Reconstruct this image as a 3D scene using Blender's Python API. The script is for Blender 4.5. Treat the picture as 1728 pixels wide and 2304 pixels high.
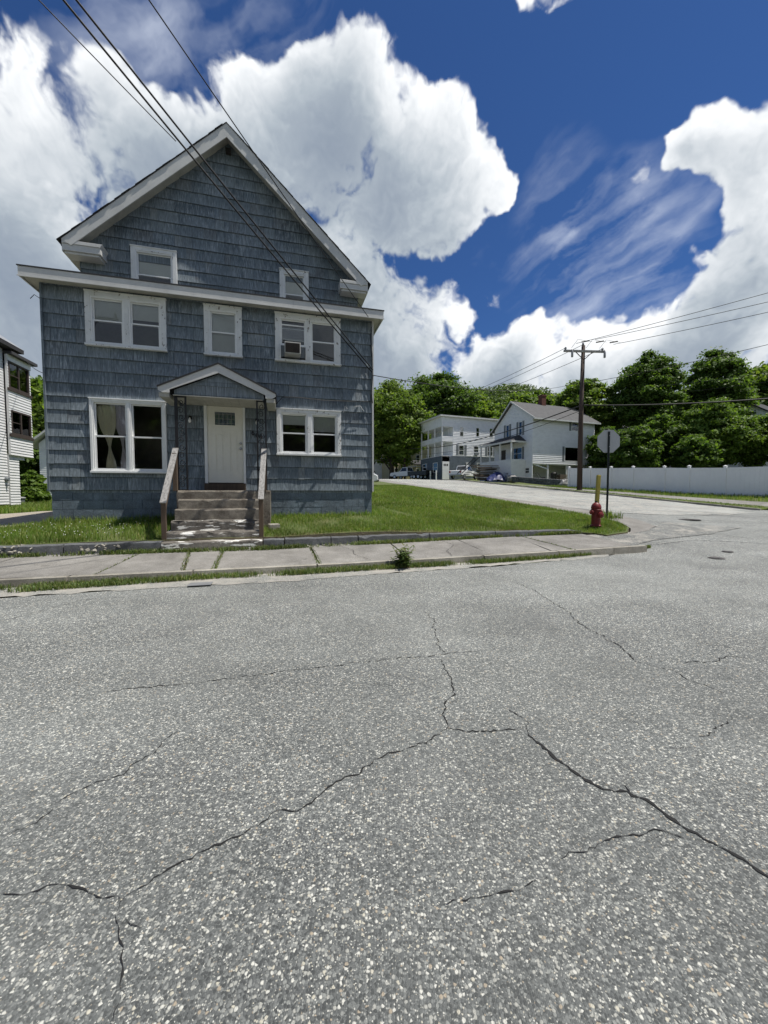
import bpy, math, random
import numpy as np
from mathutils import Vector, Matrix
from mathutils.geometry import delaunay_2d_cdt
rad = math.radians
random.seed(7); RNG = np.random.default_rng(7)
for o in list(bpy.data.objects): bpy.data.objects.remove(o)
SC = bpy.context.scene; COL = SC.collection
EYE = 1.55                      # eye height above the road under the camera; heights below are relative to the eye
FOC = 866. / 1728               # focal length / picture width
PIT = .0477
# ------------------------------------------------------------------ camera
cam = bpy.data.cameras.new('camera'); camo = bpy.data.objects.new('camera', cam); COL.objects.link(camo)
cam.sensor_fit = 'HORIZONTAL'; cam.sensor_width = 36; cam.lens = 36 * FOC
cam.clip_start = .05; cam.clip_end = 3000
camo.location = (0, 0, EYE); camo.rotation_euler = (math.pi / 2 - PIT, 0, 0)
SC.camera = camo
SC.render.resolution_x = 768; SC.render.resolution_y = 1024
# ------------------------------------------------------------------ exposure
SC.view_settings.view_transform = 'Standard'; SC.view_settings.look = 'None'
SC.view_settings.exposure = 0.45; SC.view_settings.gamma = 1; SC.view_settings.use_curve_mapping = False
# ------------------------------------------------------------------ sun
SUN_EL = 68.
sd_ = bpy.data.lights.new('sun', 'SUN'); sd_.energy = 4.5; sd_.angle = rad(.5); sd_.color = (1, .955, .88)
suno = bpy.data.objects.new('sun', sd_); COL.objects.link(suno); suno.location = (30, 0, 60)
suno.rotation_euler = (0, rad(90 - SUN_EL), rad(-2.0))

# ------------------------------------------------------------------ node helper
class NT:
    def __init__(s, tree): s.t = tree; s.n = tree.nodes; s.l = tree.links
    def put(s, sock, v):
        if isinstance(v, bpy.types.NodeSocket): s.l.new(v, sock)
        elif v is not None: sock.default_value = v
    def node(s, typ, ins=None, **kw):
        n = s.n.new(typ)
        for k, v in kw.items(): setattr(n, k, v)
        for k, v in (ins or {}).items(): s.put(n.inputs[k], v)
        return n
    def math(s, op, a, b=None, c=None, clamp=False):
        n = s.node('ShaderNodeMath', operation=op, use_clamp=clamp); s.put(n.inputs[0], a)
        if b is not None: s.put(n.inputs[1], b)
        if c is not None: s.put(n.inputs[2], c)
        return n.outputs[0]
    def vmath(s, op, a, b=None, out=0, scale=None):
        n = s.node('ShaderNodeVectorMath', operation=op); s.put(n.inputs[0], a)
        if b is not None: s.put(n.inputs[1], b)
        if scale is not None: s.put(n.inputs['Scale'], scale)
        return n.outputs[out]
    def noise(s, vec, scale, detail=4, rough=.55, out=0, dist=0, dim='3D'):
        n = s.node('ShaderNodeTexNoise', {'Scale': scale, 'Detail': detail, 'Roughness': rough, 'Distortion': dist}, noise_dimensions=dim)
        if vec is not None: s.put(n.inputs['Vector'], vec)
        return n.outputs[out]
    def rng(s, v, a, b, c=0., d=1., smooth=False):
        n = s.node('ShaderNodeMapRange', {0: v, 1: a, 2: b, 3: c, 4: d}, clamp=True)
        if smooth: n.interpolation_type = 'SMOOTHSTEP'
        return n.outputs[0]
    def mix(s, f, a, b, blend='MIX'):
        n = s.node('ShaderNodeMix', data_type='RGBA', blend_type=blend); s.put(n.inputs[0], f)
        for i, v in ((6, a), (7, b)):
            if isinstance(v, (tuple, list)): v = (*v[:3], 1)
            s.put(n.inputs[i], v)
        return n.outputs[2]
    def ramp(s, f, pts, interp='LINEAR'):
        n = s.node('ShaderNodeValToRGB', {0: f}); r = n.color_ramp; r.interpolation = interp
        while len(r.elements) < len(pts): r.elements.new(.5)
        for e, (p, c) in zip(r.elements, pts):
            e.position = p; e.color = (*c, 1) if isinstance(c, (tuple, list)) else (c, c, c, 1)
        return n.outputs[0]
    def mapping(s, vec, scale=(1, 1, 1), rot=(0, 0, 0), loc=(0, 0, 0)):
        n = s.node('ShaderNodeMapping', {'Vector': vec, 'Scale': scale, 'Rotation': rot, 'Location': loc}); return n.outputs[0]

def ray(px, py):                # direction in the world of a point of the photograph (1728 x 2304)
    u = (px - 864) / 866.; v = -(py - 1152) / 866.; c, s = math.cos(PIT), math.sin(PIT)
    return Vector((u, c + v * s, -s + v * c)).normalized()

# ------------------------------------------------------------------ world: Nishita sky with cumulus and cirrus
W = bpy.data.worlds.new('World'); SC.world = W; W.use_nodes = True
nt = NT(W.node_tree); W.node_tree.nodes.clear()
CUMULUS = [  # photograph position and radius of each cloud lobe, weight
 (-80,300,180,1),(20,375,140,1),(60,500,240,1),(262,228,42,1),(300,315,75,1),(365,340,68,1),(425,368,50,1),(250,450,210,1),(90,700,260,1),(-150,500,300,1),(165,375,60,1),
 (690,142,50,1),(605,190,60,1),(560,220,40,1),(640,260,135,1),(745,235,92,1),(790,320,140,1),(880,290,62,1),(900,400,150,1),(985,390,100,1),(1055,420,62,1),(1110,425,32,1),(800,470,140,1),(620,420,165,1),(900,500,95,1),(740,560,90,.9),(1010,480,70,1),
 (900,740,100,1),(960,720,84,1),(850,690,60,1),(1010,745,50,1),(830,790,130,1),(950,800,60,.9),
 (1720,330,120,1),(1585,300,62,1),(1520,315,34,.9),(1650,365,80,1),(1565,385,58,1),(1495,385,34,.9),(1700,480,125,1),(1650,455,50,1),(1700,600,130,1),(1610,535,42,1),(1545,530,28,.8),(1660,680,150,1),(1570,695,78,1),(1480,750,72,1),(1350,780,66,1),(1200,748,56,1),(1120,790,70,1),(1040,822,58,1),(1400,830,120,1),(1550,800,160,1),(1700,780,160,1),(1280,800,90,1),(1180,840,90,1),(1060,880,90,1),(1800,480,200,1),
 (1250,900,110,1),(1450,930,140,1),(1650,900,160,1),(1040,930,110,1),(850,900,100,1),(60,900,170,1),(1412,425,52,.24),(1395,465,48,.24),(1430,475,36,.24),(1400,385,38,.2),(1392,310,30,.3),(1092,628,32,.8),(1104,662,32,.8),(1028,668,30,.75),(990,640,30,.5),
 (1165,8,66,.9),(1245,14,64,.9),(1325,0,52,.9)]
DARKER = [(40,720,190,1.1),(770,470,150,.30),(1600,790,150,.55),(900,800,90,.5),(280,480,150,.25),(560,330,110,.2)]   # deep grey cloud bases
CIRRUS = [(1250,550,120),(1380,530,110),(1470,505,70),(1120,562,40),(1300,680,130),(1400,640,110),(1220,690,60),(330,70,210),(560,60,150),(60,20,80)]
# cloud cover computed once from noise over the whole sky: colour map and cover map in longitude and latitude
TAP = np.random.default_rng(3).permutation(4096).astype(np.int32); TAB = np.random.default_rng(4).random(4096).astype(np.float32)
def vnoise(P, seed):
    i = np.floor(P).astype(np.int32); f = (P - i).astype(np.float32); f = f * f * f * (f * (f * 6 - 15) + 10); r = np.float32(0)
    def hsh(x, y, z):
        return TAB[(TAP[(TAP[(x + seed * 131) & 4095] + y) & 4095] + z) & 4095]
    for a in (0, 1):
        wx = f[..., 0] if a else 1 - f[..., 0]
        for b in (0, 1):
            wy = f[..., 1] if b else 1 - f[..., 1]
            for c in (0, 1):
                wz = f[..., 2] if c else 1 - f[..., 2]; r = r + wx * wy * wz * hsh(i[..., 0] + a, i[..., 1] + b, i[..., 2] + c)
    return r - .5
def fbm(P, scale, octv, rough=.5, seed=1, ridge=False):
    r = 0; a = 1; tot = 0
    for k in range(octv):
        n = vnoise(P * (scale * 2.03 ** k) + 17.3 * k, seed + k); r = r + a * ((.5 - 2 * np.abs(n)) if ridge else 2 * n); tot += a; a *= rough
    return r / tot
def blobf(P, lst, soft):
    acc = np.zeros(P.shape[:-1], np.float32)
    for b in lst:
        c = ray(b[0], b[1]); c2 = ray(b[0] + b[2], b[1]); c3 = ray(b[0], b[1] + b[2]); R = .5 * (c.angle(c2) + c.angle(c3)); wt = b[3] if len(b) > 3 else 1
        d2 = ((P - np.array(c, np.float32)) ** 2).sum(-1); t = np.clip((R * (1 + soft) - np.sqrt(d2)) / (R * soft * 2.5), 0, 1) * wt
        acc = 1 - (1 - acc) * (1 - t) if soft < .5 else np.maximum(acc, t)
    return acc
def clouds(az, el, fine):
    P = np.stack([np.cos(el) * np.cos(az), np.cos(el) * np.sin(az), np.sin(el)], -1).astype(np.float32)
    k = 0 if fine else -2
    wp = np.stack([fbm(P, 4.5, 4 + k, .5, s) for s in (11, 12, 13)], -1) * .060 + np.stack([fbm(P, 16, 4 + k, .55, s) for s in (21, 22, 23)], -1) * .026
    Q = P + wp; D = blobf(Q, [(b[0], b[1], b[2] * .96, *b[3:]) for b in CUMULUS], .48)
    gen = np.clip((fbm(P, 2.0, 5 + k, .5, 221) + .05) / .22, 0, 1) * np.clip((.30 - P[..., 1]) / .3, 0, 1); D = np.maximum(D, gen)
    det = fbm(P + wp * 1.6, 8.5, 8 + k, .55, 41); puff = fbm(Q, 13., 5 + k, .5, 51, True)
    D = D * .95 + (det * .85 + puff * .42) * np.clip(D * 2.2, 0, 1)
    cm = blobf(P + wp * 1.4, CIRRUS, .6); ct, sn = math.cos(.42), math.sin(.42)
    C = np.stack([(P[..., 0] * ct + P[..., 2] * sn) * 4, P[..., 1] * 4, (-P[..., 0] * sn + P[..., 2] * ct) * 20], -1); cs = fbm(C + wp * 8, 1.1, 6 + k, .6, 61)
    cir = cm * np.clip((cs + .26) / .75, 0, 1) * .50
    return D, cir, fbm(P, 3., 3, .5, 71) + .75 * fbm(Q, 8.5, 5 + k, .55, 81) - blobf(Q, DARKER, .6)
SKW, SKH = 3072, 1536
def region(c0, c1, r0, r1, fine, step=1):
    u = (np.arange(c0, c1, step) + .5 * step) / SKW; v = (np.arange(r0, r1, step) + .5 * step) / SKH
    az, el = np.meshgrid((.5 - u) * 2 * math.pi, (v - .5) * math.pi); return clouds(az, el, fine)
def upx(A, s):
    A = np.repeat(np.repeat(A, s, 0), s, 1); return A
ST = 8; r0 = 738; rows = SKH - r0
CF = [upx(a, ST)[:rows, :SKW] for a in region(0, SKW, r0, SKH, False, ST)]
ca0, ca1, rb1 = 192, 1344, 1398                # the part of the sky ahead, at full resolution
FI = region(ca0, ca1, r0, rb1, True)
for A, B in zip(CF, FI):
    w_ = np.ones(B.shape, np.float32); q = np.linspace(0, 1, 64); w_[:, :64] *= q; w_[:, -64:] *= q[::-1]; w_[-64:] *= q[::-1][:, None]
    A[:rb1 - r0, ca0:ca1] = A[:rb1 - r0, ca0:ca1] * (1 - w_) + B * w_
Dn, Ci, Bg = CF
def blur(A, r):
    for ax in (0, 1):
        P_ = np.pad(A, [(r + 1, r) if i == ax else (0, 0) for i in (0, 1)], 'edge').cumsum(ax, dtype=np.float64); n_ = A.shape[ax]
        A = ((np.take(P_, np.arange(2 * r + 1, 2 * r + 1 + n_), ax) - np.take(P_, np.arange(n_), ax)) / (2 * r + 1)).astype(np.float32)
    return A
Ds = blur(blur(Dn, 5), 5); tau = np.zeros_like(Dn)
for i in range(1, 9):                           # light reaching each part of the cloud from the sun's side (up and to the right)
    dx, dy = int(i * 5), int(i * 9); S = np.roll(Ds, (-dy, -dx), (0, 1)); S[-dy:] = 0; tau += np.clip(S - .38, 0, .9) * .125
cover = np.clip((Dn - .44) / .32, 0, 1); cover = cover * cover * (3 - 2 * cover)
Lt = np.exp(-1.75 * tau) + .60 * np.clip(Dn - Ds, -.4, .4) + .12 * np.clip(.72 - Ds, -.6, .3) + Bg * .36 + .02
Lt = np.where(Lt < .25, .25 * np.exp(np.minimum(0, (Lt - .25) * 2.2)), Lt); Lt = np.clip(Lt, 0, 1)[..., None]
CC = np.array([.15, .19, .26]) * (1 - np.clip(Lt / .35, 0, 1)) + np.array([.35, .395, .44]) * np.clip(Lt / .35, 0, 1); CC = CC + (np.array([.77, .785, .80]) - CC) * np.clip((Lt - .35) / .6, 0, 1) ** 1.1
def skyimage(name, arr):
    full = np.zeros((SKH, SKW, 4), np.float32); full[..., 3] = 1; full[r0:, :, :arr.shape[-1]] = arr
    im = bpy.data.images.new(name, SKW, SKH, float_buffer=True); im.colorspace_settings.name = 'Non-Color'; im.pixels.foreach_set(full.ravel()); im.update(); im.pack(); return im
tc = nt.node('ShaderNodeTexCoord').outputs['Generated']
ecol = nt.node('ShaderNodeTexEnvironment', {0: tc}, image=skyimage('cloud_colour', CC.astype(np.float32))).outputs[0]
ecov = nt.node('ShaderNodeSeparateColor', {0: nt.node('ShaderNodeTexEnvironment', {0: tc}, image=skyimage('cloud_cover', np.stack([cover, np.clip(Ci, 0, 1)], -1))).outputs[0]})
sky = nt.node('ShaderNodeTexSky', sky_type='NISHITA', sun_disc=False, sun_elevation=rad(SUN_EL), sun_rotation=rad(90), altitude=800, air_density=1.0, dust_density=.25, ozone_density=3.2)
SKY_K = .050
skyc = nt.vmath('MULTIPLY', sky.outputs[0], (SKY_K * .50, SKY_K * .80, SKY_K * 1.22))
c1 = nt.mix(ecov.outputs[1], skyc, (.62, .67, .76))
c2 = nt.mix(ecov.outputs[0], c1, ecol)
bg = nt.node('ShaderNodeBackground', {0: c2, 1: 1.0})
wo = nt.node('ShaderNodeOutputWorld', {0: bg.outputs[0]})

# ------------------------------------------------------------------ mesh helper
class MB:
    def __init__(s): s.v = []; s.f = []
    def add(s, vs, fs):
        n = len(s.v); s.v += [tuple(v) for v in vs]; s.f += [tuple(i + n for i in f) for f in fs]; return s
    def box(s, x0, x1, y0, y1, z0, z1, M=None):
        vs = [Vector(p) for p in ((x0,y0,z0),(x1,y0,z0),(x1,y1,z0),(x0,y1,z0),(x0,y0,z1),(x1,y0,z1),(x1,y1,z1),(x0,y1,z1))]
        if M: vs = [M @ v for v in vs]
        return s.add(vs, [(0,3,2,1),(4,5,6,7),(0,1,5,4),(1,2,6,5),(2,3,7,6),(3,0,4,7)])
    def prism(s, pts, a, b, axis='y', M=None):     # polygon extruded along an axis from a to b
        n = len(pts)
        def mk(p, t): return {'y': (p[0], t, p[1]), 'x': (t, p[0], p[1]), 'z': (p[0], p[1], t)}[axis]
        vs = [Vector(mk(p, a)) for p in pts] + [Vector(mk(p, b)) for p in pts]
        if M: vs = [M @ v for v in vs]
        return s.add(vs, [tuple(range(n))[::-1], tuple(range(n, 2*n))] + [(i, (i+1) % n, (i+1) % n + n, i + n) for i in range(n)])
    def bar(s, p, q, w, h, up=(0,0,1)):            # rectangular bar between two points
        p = Vector(p); q = Vector(q); d = (q - p).normalized(); u = Vector(up)
        if abs(d.dot(u)) > .99: u = Vector((0, 1, 0))
        a = d.cross(u).normalized(); b = a.cross(d).normalized()
        vs = [p + a*sx*w/2 + b*sz*h/2 for sx, sz in ((-1,-1),(1,-1),(1,1),(-1,1))] + [q + a*sx*w/2 + b*sz*h/2 for sx, sz in ((-1,-1),(1,-1),(1,1),(-1,1))]
        return s.add(vs, [(0,3,2,1),(4,5,6,7),(0,1,5,4),(1,2,6,5),(2,3,7,6),(3,0,4,7)])
    def tube(s, pts, r, n=8, cap=True):
        pts = [Vector(p) for p in pts]; rs = r if isinstance(r, (list, tuple)) else [r] * len(pts)
        base = len(s.v); prev = None
        for i, p in enumerate(pts):
            d = (pts[min(i+1, len(pts)-1)] - pts[max(i-1, 0)]).normalized()
            if prev is None:
                a = d.cross(Vector((0,0,1)) if abs(d.z) < .9 else Vector((1,0,0))).normalized()
            else: a = (prev - d * prev.dot(d)).normalized()
            prev = a; b = d.cross(a)
            for k in range(n):
                t = 2 * math.pi * k / n; s.v.append(tuple(p + (a*math.cos(t) + b*math.sin(t)) * rs[i]))
        for i in range(len(pts) - 1):
            for k in range(n):
                s.f.append((base+i*n+k, base+i*n+(k+1) % n, base+(i+1)*n+(k+1) % n, base+(i+1)*n+k))
        if cap:
            s.f.append(tuple(base + k for k in range(n))[::-1]); s.f.append(tuple(base + (len(pts)-1)*n + k for k in range(n)))
        return s
    def lathe(s, prof, n=20, M=None):              # profile [(r, z)] turned round z
        base = len(s.v)
        for r, z in prof:
            for k in range(n):
                t = 2*math.pi*k/n; v = Vector((r*math.cos(t), r*math.sin(t), z)); s.v.append(tuple(M @ v if M else v))
        for i in range(len(prof) - 1):
            for k in range(n): s.f.append((base+i*n+k, base+i*n+(k+1) % n, base+(i+1)*n+(k+1) % n, base+(i+1)*n+k))
        s.f.append(tuple(base+k for k in range(n))[::-1]); s.f.append(tuple(base+(len(prof)-1)*n+k for k in range(n)))
        return s
    def build(s, name, mat, parent=None, smooth=False, bevel=0, loc=None):
        me = bpy.data.meshes.new(name); me.from_pydata(s.v, [], s.f); me.update()
        return link(name, me, mat, parent, smooth, bevel, loc)
def link(name, me, mat, parent=None, smooth=False, bevel=0, loc=None):
    if mat is not None: me.materials.append(mat)
    if smooth: me.polygons.foreach_set('use_smooth', [True] * len(me.polygons))
    o = bpy.data.objects.new(name, me); COL.objects.link(o)
    if parent: o.parent = parent
    if loc: o.location = loc
    if bevel:
        b = o.modifiers.new('bevel', 'BEVEL'); b.width = bevel; b.segments = 2; b.limit_method = 'ANGLE'
    return o
def fastmesh(name, V, Fq):                         # numpy vertices, faces of equal size
    me = bpy.data.meshes.new(name); V = np.asarray(V, np.float32); Fq = np.asarray(Fq, np.int32); k = Fq.shape[1]
    me.vertices.add(len(V)); me.vertices.foreach_set('co', V.ravel())
    me.loops.add(Fq.size); me.loops.foreach_set('vertex_index', Fq.ravel())
    me.polygons.add(len(Fq)); me.polygons.foreach_set('loop_start', np.arange(0, Fq.size, k, dtype=np.int32))
    me.polygons.foreach_set('loop_total', np.full(len(Fq), k, np.int32)); me.update(calc_edges=True); return me
def tag(o, label=None, cat=None, group=None, kind=None):
    if label: o['label'] = label
    if cat: o['category'] = cat
    if group: o['group'] = group
    if kind: o['kind'] = kind
    return o
def empty(name, loc=(0,0,0), rz=0, label=None, cat=None, group=None):
    o = bpy.data.objects.new(name, None); COL.objects.link(o); o.location = loc; o.rotation_euler = (0, 0, rz); o.empty_display_size = .2
    return tag(o, label, cat, group)
def dup(o, parent=None, **kw):
    c = o.copy(); COL.objects.link(c); c.parent = parent
    for ch in o.children: dup(ch, c)
    for k, v in kw.items(): setattr(c, k, v)
    return c

# ------------------------------------------------------------------ materials
MATS = {}
def mat_new(name):
    m = bpy.data.materials.new(name); m.use_nodes = True; m.node_tree.nodes.clear(); t = NT(m.node_tree)
    b = t.node('ShaderNodeBsdfPrincipled'); o = t.node('ShaderNodeOutputMaterial', {0: b.outputs[0]}); MATS[name] = m
    return m, t, b, o
def simple(name, col, rough=.6, var=.25, scale=4, bump=.15, bscale=60, metal=0, col2=None, stretch=(1,1,1), detail=5, spec=.4, lo=.35, hi=.7, isl=0, bdist=.01):
    m, t, b, o = mat_new(name)
    tc = t.node('ShaderNodeTexCoord').outputs['Object']; v = t.mapping(tc, stretch)
    c2 = col2 or tuple(c * (1 - var) for c in col)
    f = t.rng(t.noise(v, scale, detail, .6), lo, hi); c = t.mix(f, col, c2)
    f2 = t.noise(v, scale * 9, 3, .6); c = t.mix(t.rng(f2, .3, .7, 0, var), c, tuple(x * .55 for x in col))
    if isl:
        r = t.node('ShaderNodeNewGeometry').outputs['Random Per Island']; r2 = t.node('ShaderNodeObjectInfo').outputs['Random']
        rr = t.math('FRACT', t.math('ADD', r, r2)); k = t.rng(rr, 0, 1, 1 - isl, 1 + isl); c = t.vmath('SCALE', c, scale=k)
    t.put(b.inputs['Base Color'], c); b.inputs['Metallic'].default_value = metal; b.inputs['Specular IOR Level'].default_value = spec
    t.put(b.inputs['Roughness'], t.rng(f2, .2, .8, max(.05, rough - .1), min(1, rough + .1)))
    if bump:
        bn = t.node('ShaderNodeBump', {'Strength': bump, 'Distance': bdist, 'Height': t.noise(v, bscale, 4, .6)}); t.put(b.inputs['Normal'], bn.outputs[0])
    return m

def m_asphalt(name, tone=1., sand=0.):
    m, t, b, o = mat_new(name); tc = t.node('ShaderNodeTexCoord').outputs['Object']
    vd = t.vmath('ADD', tc, t.vmath('SCALE', t.noise(tc, 60, 2, .5, out=1), scale=.006))
    v1 = t.node('ShaderNodeTexVoronoi', {'Vector': vd, 'Scale': 84.}, feature='F1', voronoi_dimensions='2D'); v2 = t.node('ShaderNodeTexVoronoi', {'Vector': vd, 'Scale': 165.}, feature='F1', voronoi_dimensions='2D')
    def stones(v, thr):
        sx = t.node('ShaderNodeSeparateColor', {0: v.outputs['Color']})
        pick = t.ramp(sx.outputs[0], [(0, (.062,.066,.067)), (.30, (.115,.12,.12)), (.52, (.185,.19,.186)), (.70, (.28,.283,.27)), (.82, (.42,.41,.375)), (.90, (.66,.64,.585)), (.955, (.40,.33,.25)), (.975, (.56,.52,.43))], 'CONSTANT')
        inside = t.rng(v.outputs['Distance'], thr, thr * .55)
        return pick, inside
    p1, i1 = stones(v1, .62); p2, i2 = stones(v2, .60)
    bind = t.mix(t.noise(tc, 90, 3, .7), (.066, .070, .071), (.17, .175, .172))
    c = t.mix(i2, bind, p2); c = t.mix(t.math('MULTIPLY', i1, t.rng(t.node('ShaderNodeSeparateColor', {0: v1.outputs['Color']}).outputs[1], .28, .34)), c, p1)
    big = t.noise(tc, .35, 5, .55); c = t.mix(t.rng(big, .35, .68, 0, .30), c, (.29, .295, .28))
    st = t.noise(t.mapping(tc, (1, 1, 1), (0, 0, -.26)), .9, 6, .65); c = t.vmath('SCALE', c, scale=t.rng(st, .3, .72, .75 * tone, 1.06 * tone))
    lane = t.noise(t.mapping(tc, (.10, .62, 1), (0, 0, -.2592)), 1., 4, .6); c = t.vmath('SCALE', c, scale=t.rng(lane, .32, .68, .86, 1.22))
    dd = t.vmath('DOT_PRODUCT', tc, (-.2563, .9666, 0.), out=1); dd = t.math('ADD', dd, t.math('MULTIPLY', t.noise(tc, .5, 3, .6), 2.4)); c = t.vmath('SCALE', c, scale=t.rng(dd, 1.6, 5.6, .78, 1.06)); c = t.vmath('MULTIPLY', c, (.985, 1.01, .995))  # road darker near the viewer: lane wear and grazing brightness put into the colour
    blot = t.noise(tc, .75, 6, .7, dist=.5); c = t.mix(t.rng(blot, .56, .70, 0, .38), c, (.10, .102, .10))
    spot = t.noise(tc, 1.7, 2, .5, dist=.6); c = t.mix(t.rng(spot, .735, .79, 0, .6), c, (.05, .05, .05))
    if sand: c = t.mix(t.rng(t.noise(tc, 2.2, 6, .7), .5 - .35 * sand, .72 - .2 * sand), c, (.35, .33, .29))
    t.put(b.inputs['Base Color'], c); b.inputs['Roughness'].default_value = .82; b.inputs['Specular IOR Level'].default_value = .35
    h = t.math('ADD', t.math('MULTIPLY', i1, .6), t.math('MULTIPLY', i2, .35))
    t.put(b.inputs['Normal'], t.node('ShaderNodeBump', {'Strength': .55, 'Distance': .006, 'Height': h}).outputs[0]); return m

def m_concrete(name, col, dirt, stain=.5, white=0):
    m, t, b, o = mat_new(name); tc = t.node('ShaderNodeTexCoord').outputs['Object']; geo = t.node('ShaderNodeNewGeometry')
    c = t.mix(t.rng(t.noise(tc, 3.2, 8, .72), .38, .62, 0, stain), col, dirt)
    c = t.mix(t.rng(t.noise(tc, 45, 4, .75), .45, .68, 0, .7), c, tuple(x * .45 for x in col))
    sp = t.node('ShaderNodeTexVoronoi', {'Vector': tc, 'Scale': 110.}); c = t.mix(t.rng(sp.outputs['Distance'], .32, .12, 0, .7), c, tuple(min(.8, x * 1.7) for x in col))
    bl = t.noise(tc, .9, 6, .68, dist=.4); c = t.vmath('SCALE', c, scale=t.rng(bl, .34, .66, .72, 1.16))
    if white:
        wn = t.noise(t.mapping(tc, (1.0, 2, 7)), 2.4, 6, .55); c = t.mix(t.rng(wn, .60 - white * .12, .62 - white * .12), c, (.74, .73, .69))
    t.put(b.inputs['Base Color'], c); b.inputs['Roughness'].default_value = .88; b.inputs['Specular IOR Level'].default_value = .25
    h = t.math('ADD', t.noise(tc, 90, 4, .7), t.math('MULTIPLY', t.noise(tc, 9, 5, .65), 1.6))
    t.put(b.inputs['Normal'], t.node('ShaderNodeBump', {'Strength': .8, 'Distance': .015, 'Height': h}).outputs[0]); return m

def m_shingle():
    m, t, b, o = mat_new('painted_shingle'); tc = t.node('ShaderNodeTexCoord').outputs['Object']; geo = t.node('ShaderNodeNewGeometry')
    r = t.math('FRACT', t.math('ADD', geo.outputs['Random Per Island'], t.node('ShaderNodeObjectInfo').outputs['Random']))
    tcr = t.vmath('ADD', tc, t.vmath('SCALE', (1., 0., 3.), scale=t.math('MULTIPLY', r, .35)))
    c = t.ramp(r, [(0, (0.074, 0.097, 0.116)), (.2, (0.114, 0.145, 0.167)), (.45, (0.136, 0.168, 0.192)), (.6, (0.116, 0.149, 0.175)), (.8, (0.159, 0.191, 0.210)), (.93, (0.100, 0.116, 0.128)), (1, (0.220, 0.247, 0.255))])
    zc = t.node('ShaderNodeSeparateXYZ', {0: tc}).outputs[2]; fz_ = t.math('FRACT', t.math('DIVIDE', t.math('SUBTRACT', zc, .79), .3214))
    streak = t.noise(t.mapping(tcr, (34, 34, 2.2)), 1., 5, .7); patch = t.noise(tc, 1.15, 5, .6)
    amt = t.math('MULTIPLY', t.rng(streak, .47, .68), t.rng(patch, .36, .62, .15, 1.0)); c = t.mix(t.math('MULTIPLY', amt, .88), c, (.40, .445, .48)); wear = t.math('MULTIPLY', t.rng(fz_, .62, .0), t.rng(t.noise(t.mapping(tcr, (22, 22, 5)), 1., 4, .7), .36, .66)); c = t.mix(t.math('MULTIPLY', wear, .55), c, (.33, .375, .415)); edge = t.rng(fz_, .90, 1.0); c = t.vmath('SCALE', c, scale=t.rng(edge, 0, 1, 1., .72))  # edge: shadow line under the butt above, put into the colour
    dk = t.noise(t.mapping(tcr, (20, 20, 1.5)), 1., 4, .7); dp = t.noise(tc, .8, 4, .6, dist=.4)
    c = t.mix(t.math('MULTIPLY', t.rng(dk, .52, .72), t.rng(dp, .5, .68, 0, .75)), c, (.036, .037, .042))
    groove = t.noise(t.mapping(tcr, (85, 85, .8)), 1., 3, .6); c = t.vmath('SCALE', c, scale=t.rng(groove, .3, .66, .62, 1.16))
    rb = t.noise(tc, 2.3, 3, .5, dist=.8); c = t.mix(t.rng(rb, .70, .78, 0, .5), c, (.07, .058, .058))
    t.put(b.inputs['Base Color'], c); b.inputs['Roughness'].default_value = .72; b.inputs['Specular IOR Level'].default_value = .3
    t.put(b.inputs['Normal'], t.node('ShaderNodeBump', {'Strength': .5, 'Distance': .006, 'Height': groove}).outputs[0]); return m

def m_trim():     # peeling white paint over bare wood
    m, t, b, o = mat_new('peeling_white_paint'); tc = t.node('ShaderNodeTexCoord').outputs['Object']
    n = t.noise(t.mapping(tc, (9, 9, 5)), 1.6, 6, .68); c = t.mix(t.rng(t.noise(tc, 3, 4, .6), .3, .7), (.74, .75, .74), (.60, .61, .60))
    c = t.mix(t.rng(n, .60, .64), c, (.16, .135, .11)); t.put(b.inputs['Base Color'], c); b.inputs['Roughness'].default_value = .65
    t.put(b.inputs['Normal'], t.node('ShaderNodeBump', {'Strength': .5, 'Distance': .006, 'Height': t.rng(n, .56, .64, 1, 0)}).outputs[0]); return m

def m_glass(name='window_glass', tint=(.95, .97, .97)):
    m, t, b, o = mat_new(name); t.n.remove(b)
    tr = t.node('ShaderNodeBsdfTransparent', {0: (*tint, 1)}); gl = t.node('ShaderNodeBsdfGlossy', {0: (.9, .92, .95, 1), 1: .02})
    tc = t.node('ShaderNodeTexCoord').outputs['Object']
    bn = t.node('ShaderNodeBump', {'Strength': .12, 'Distance': .02, 'Height': t.noise(tc, 1.6, 2, .5)}); t.put(gl.inputs['Normal'], bn.outputs[0])
    fr = t.node('ShaderNodeFresnel', {0: 1.62}); k = t.math('MULTIPLY', fr.outputs[0], 1.5, clamp=True)
    mx = t.node('ShaderNodeMixShader', {0: k}); t.l.new(tr.outputs[0], mx.inputs[1]); t.l.new(gl.outputs[0], mx.inputs[2]); t.l.new(mx.outputs[0], o.inputs[0]); return m

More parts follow.
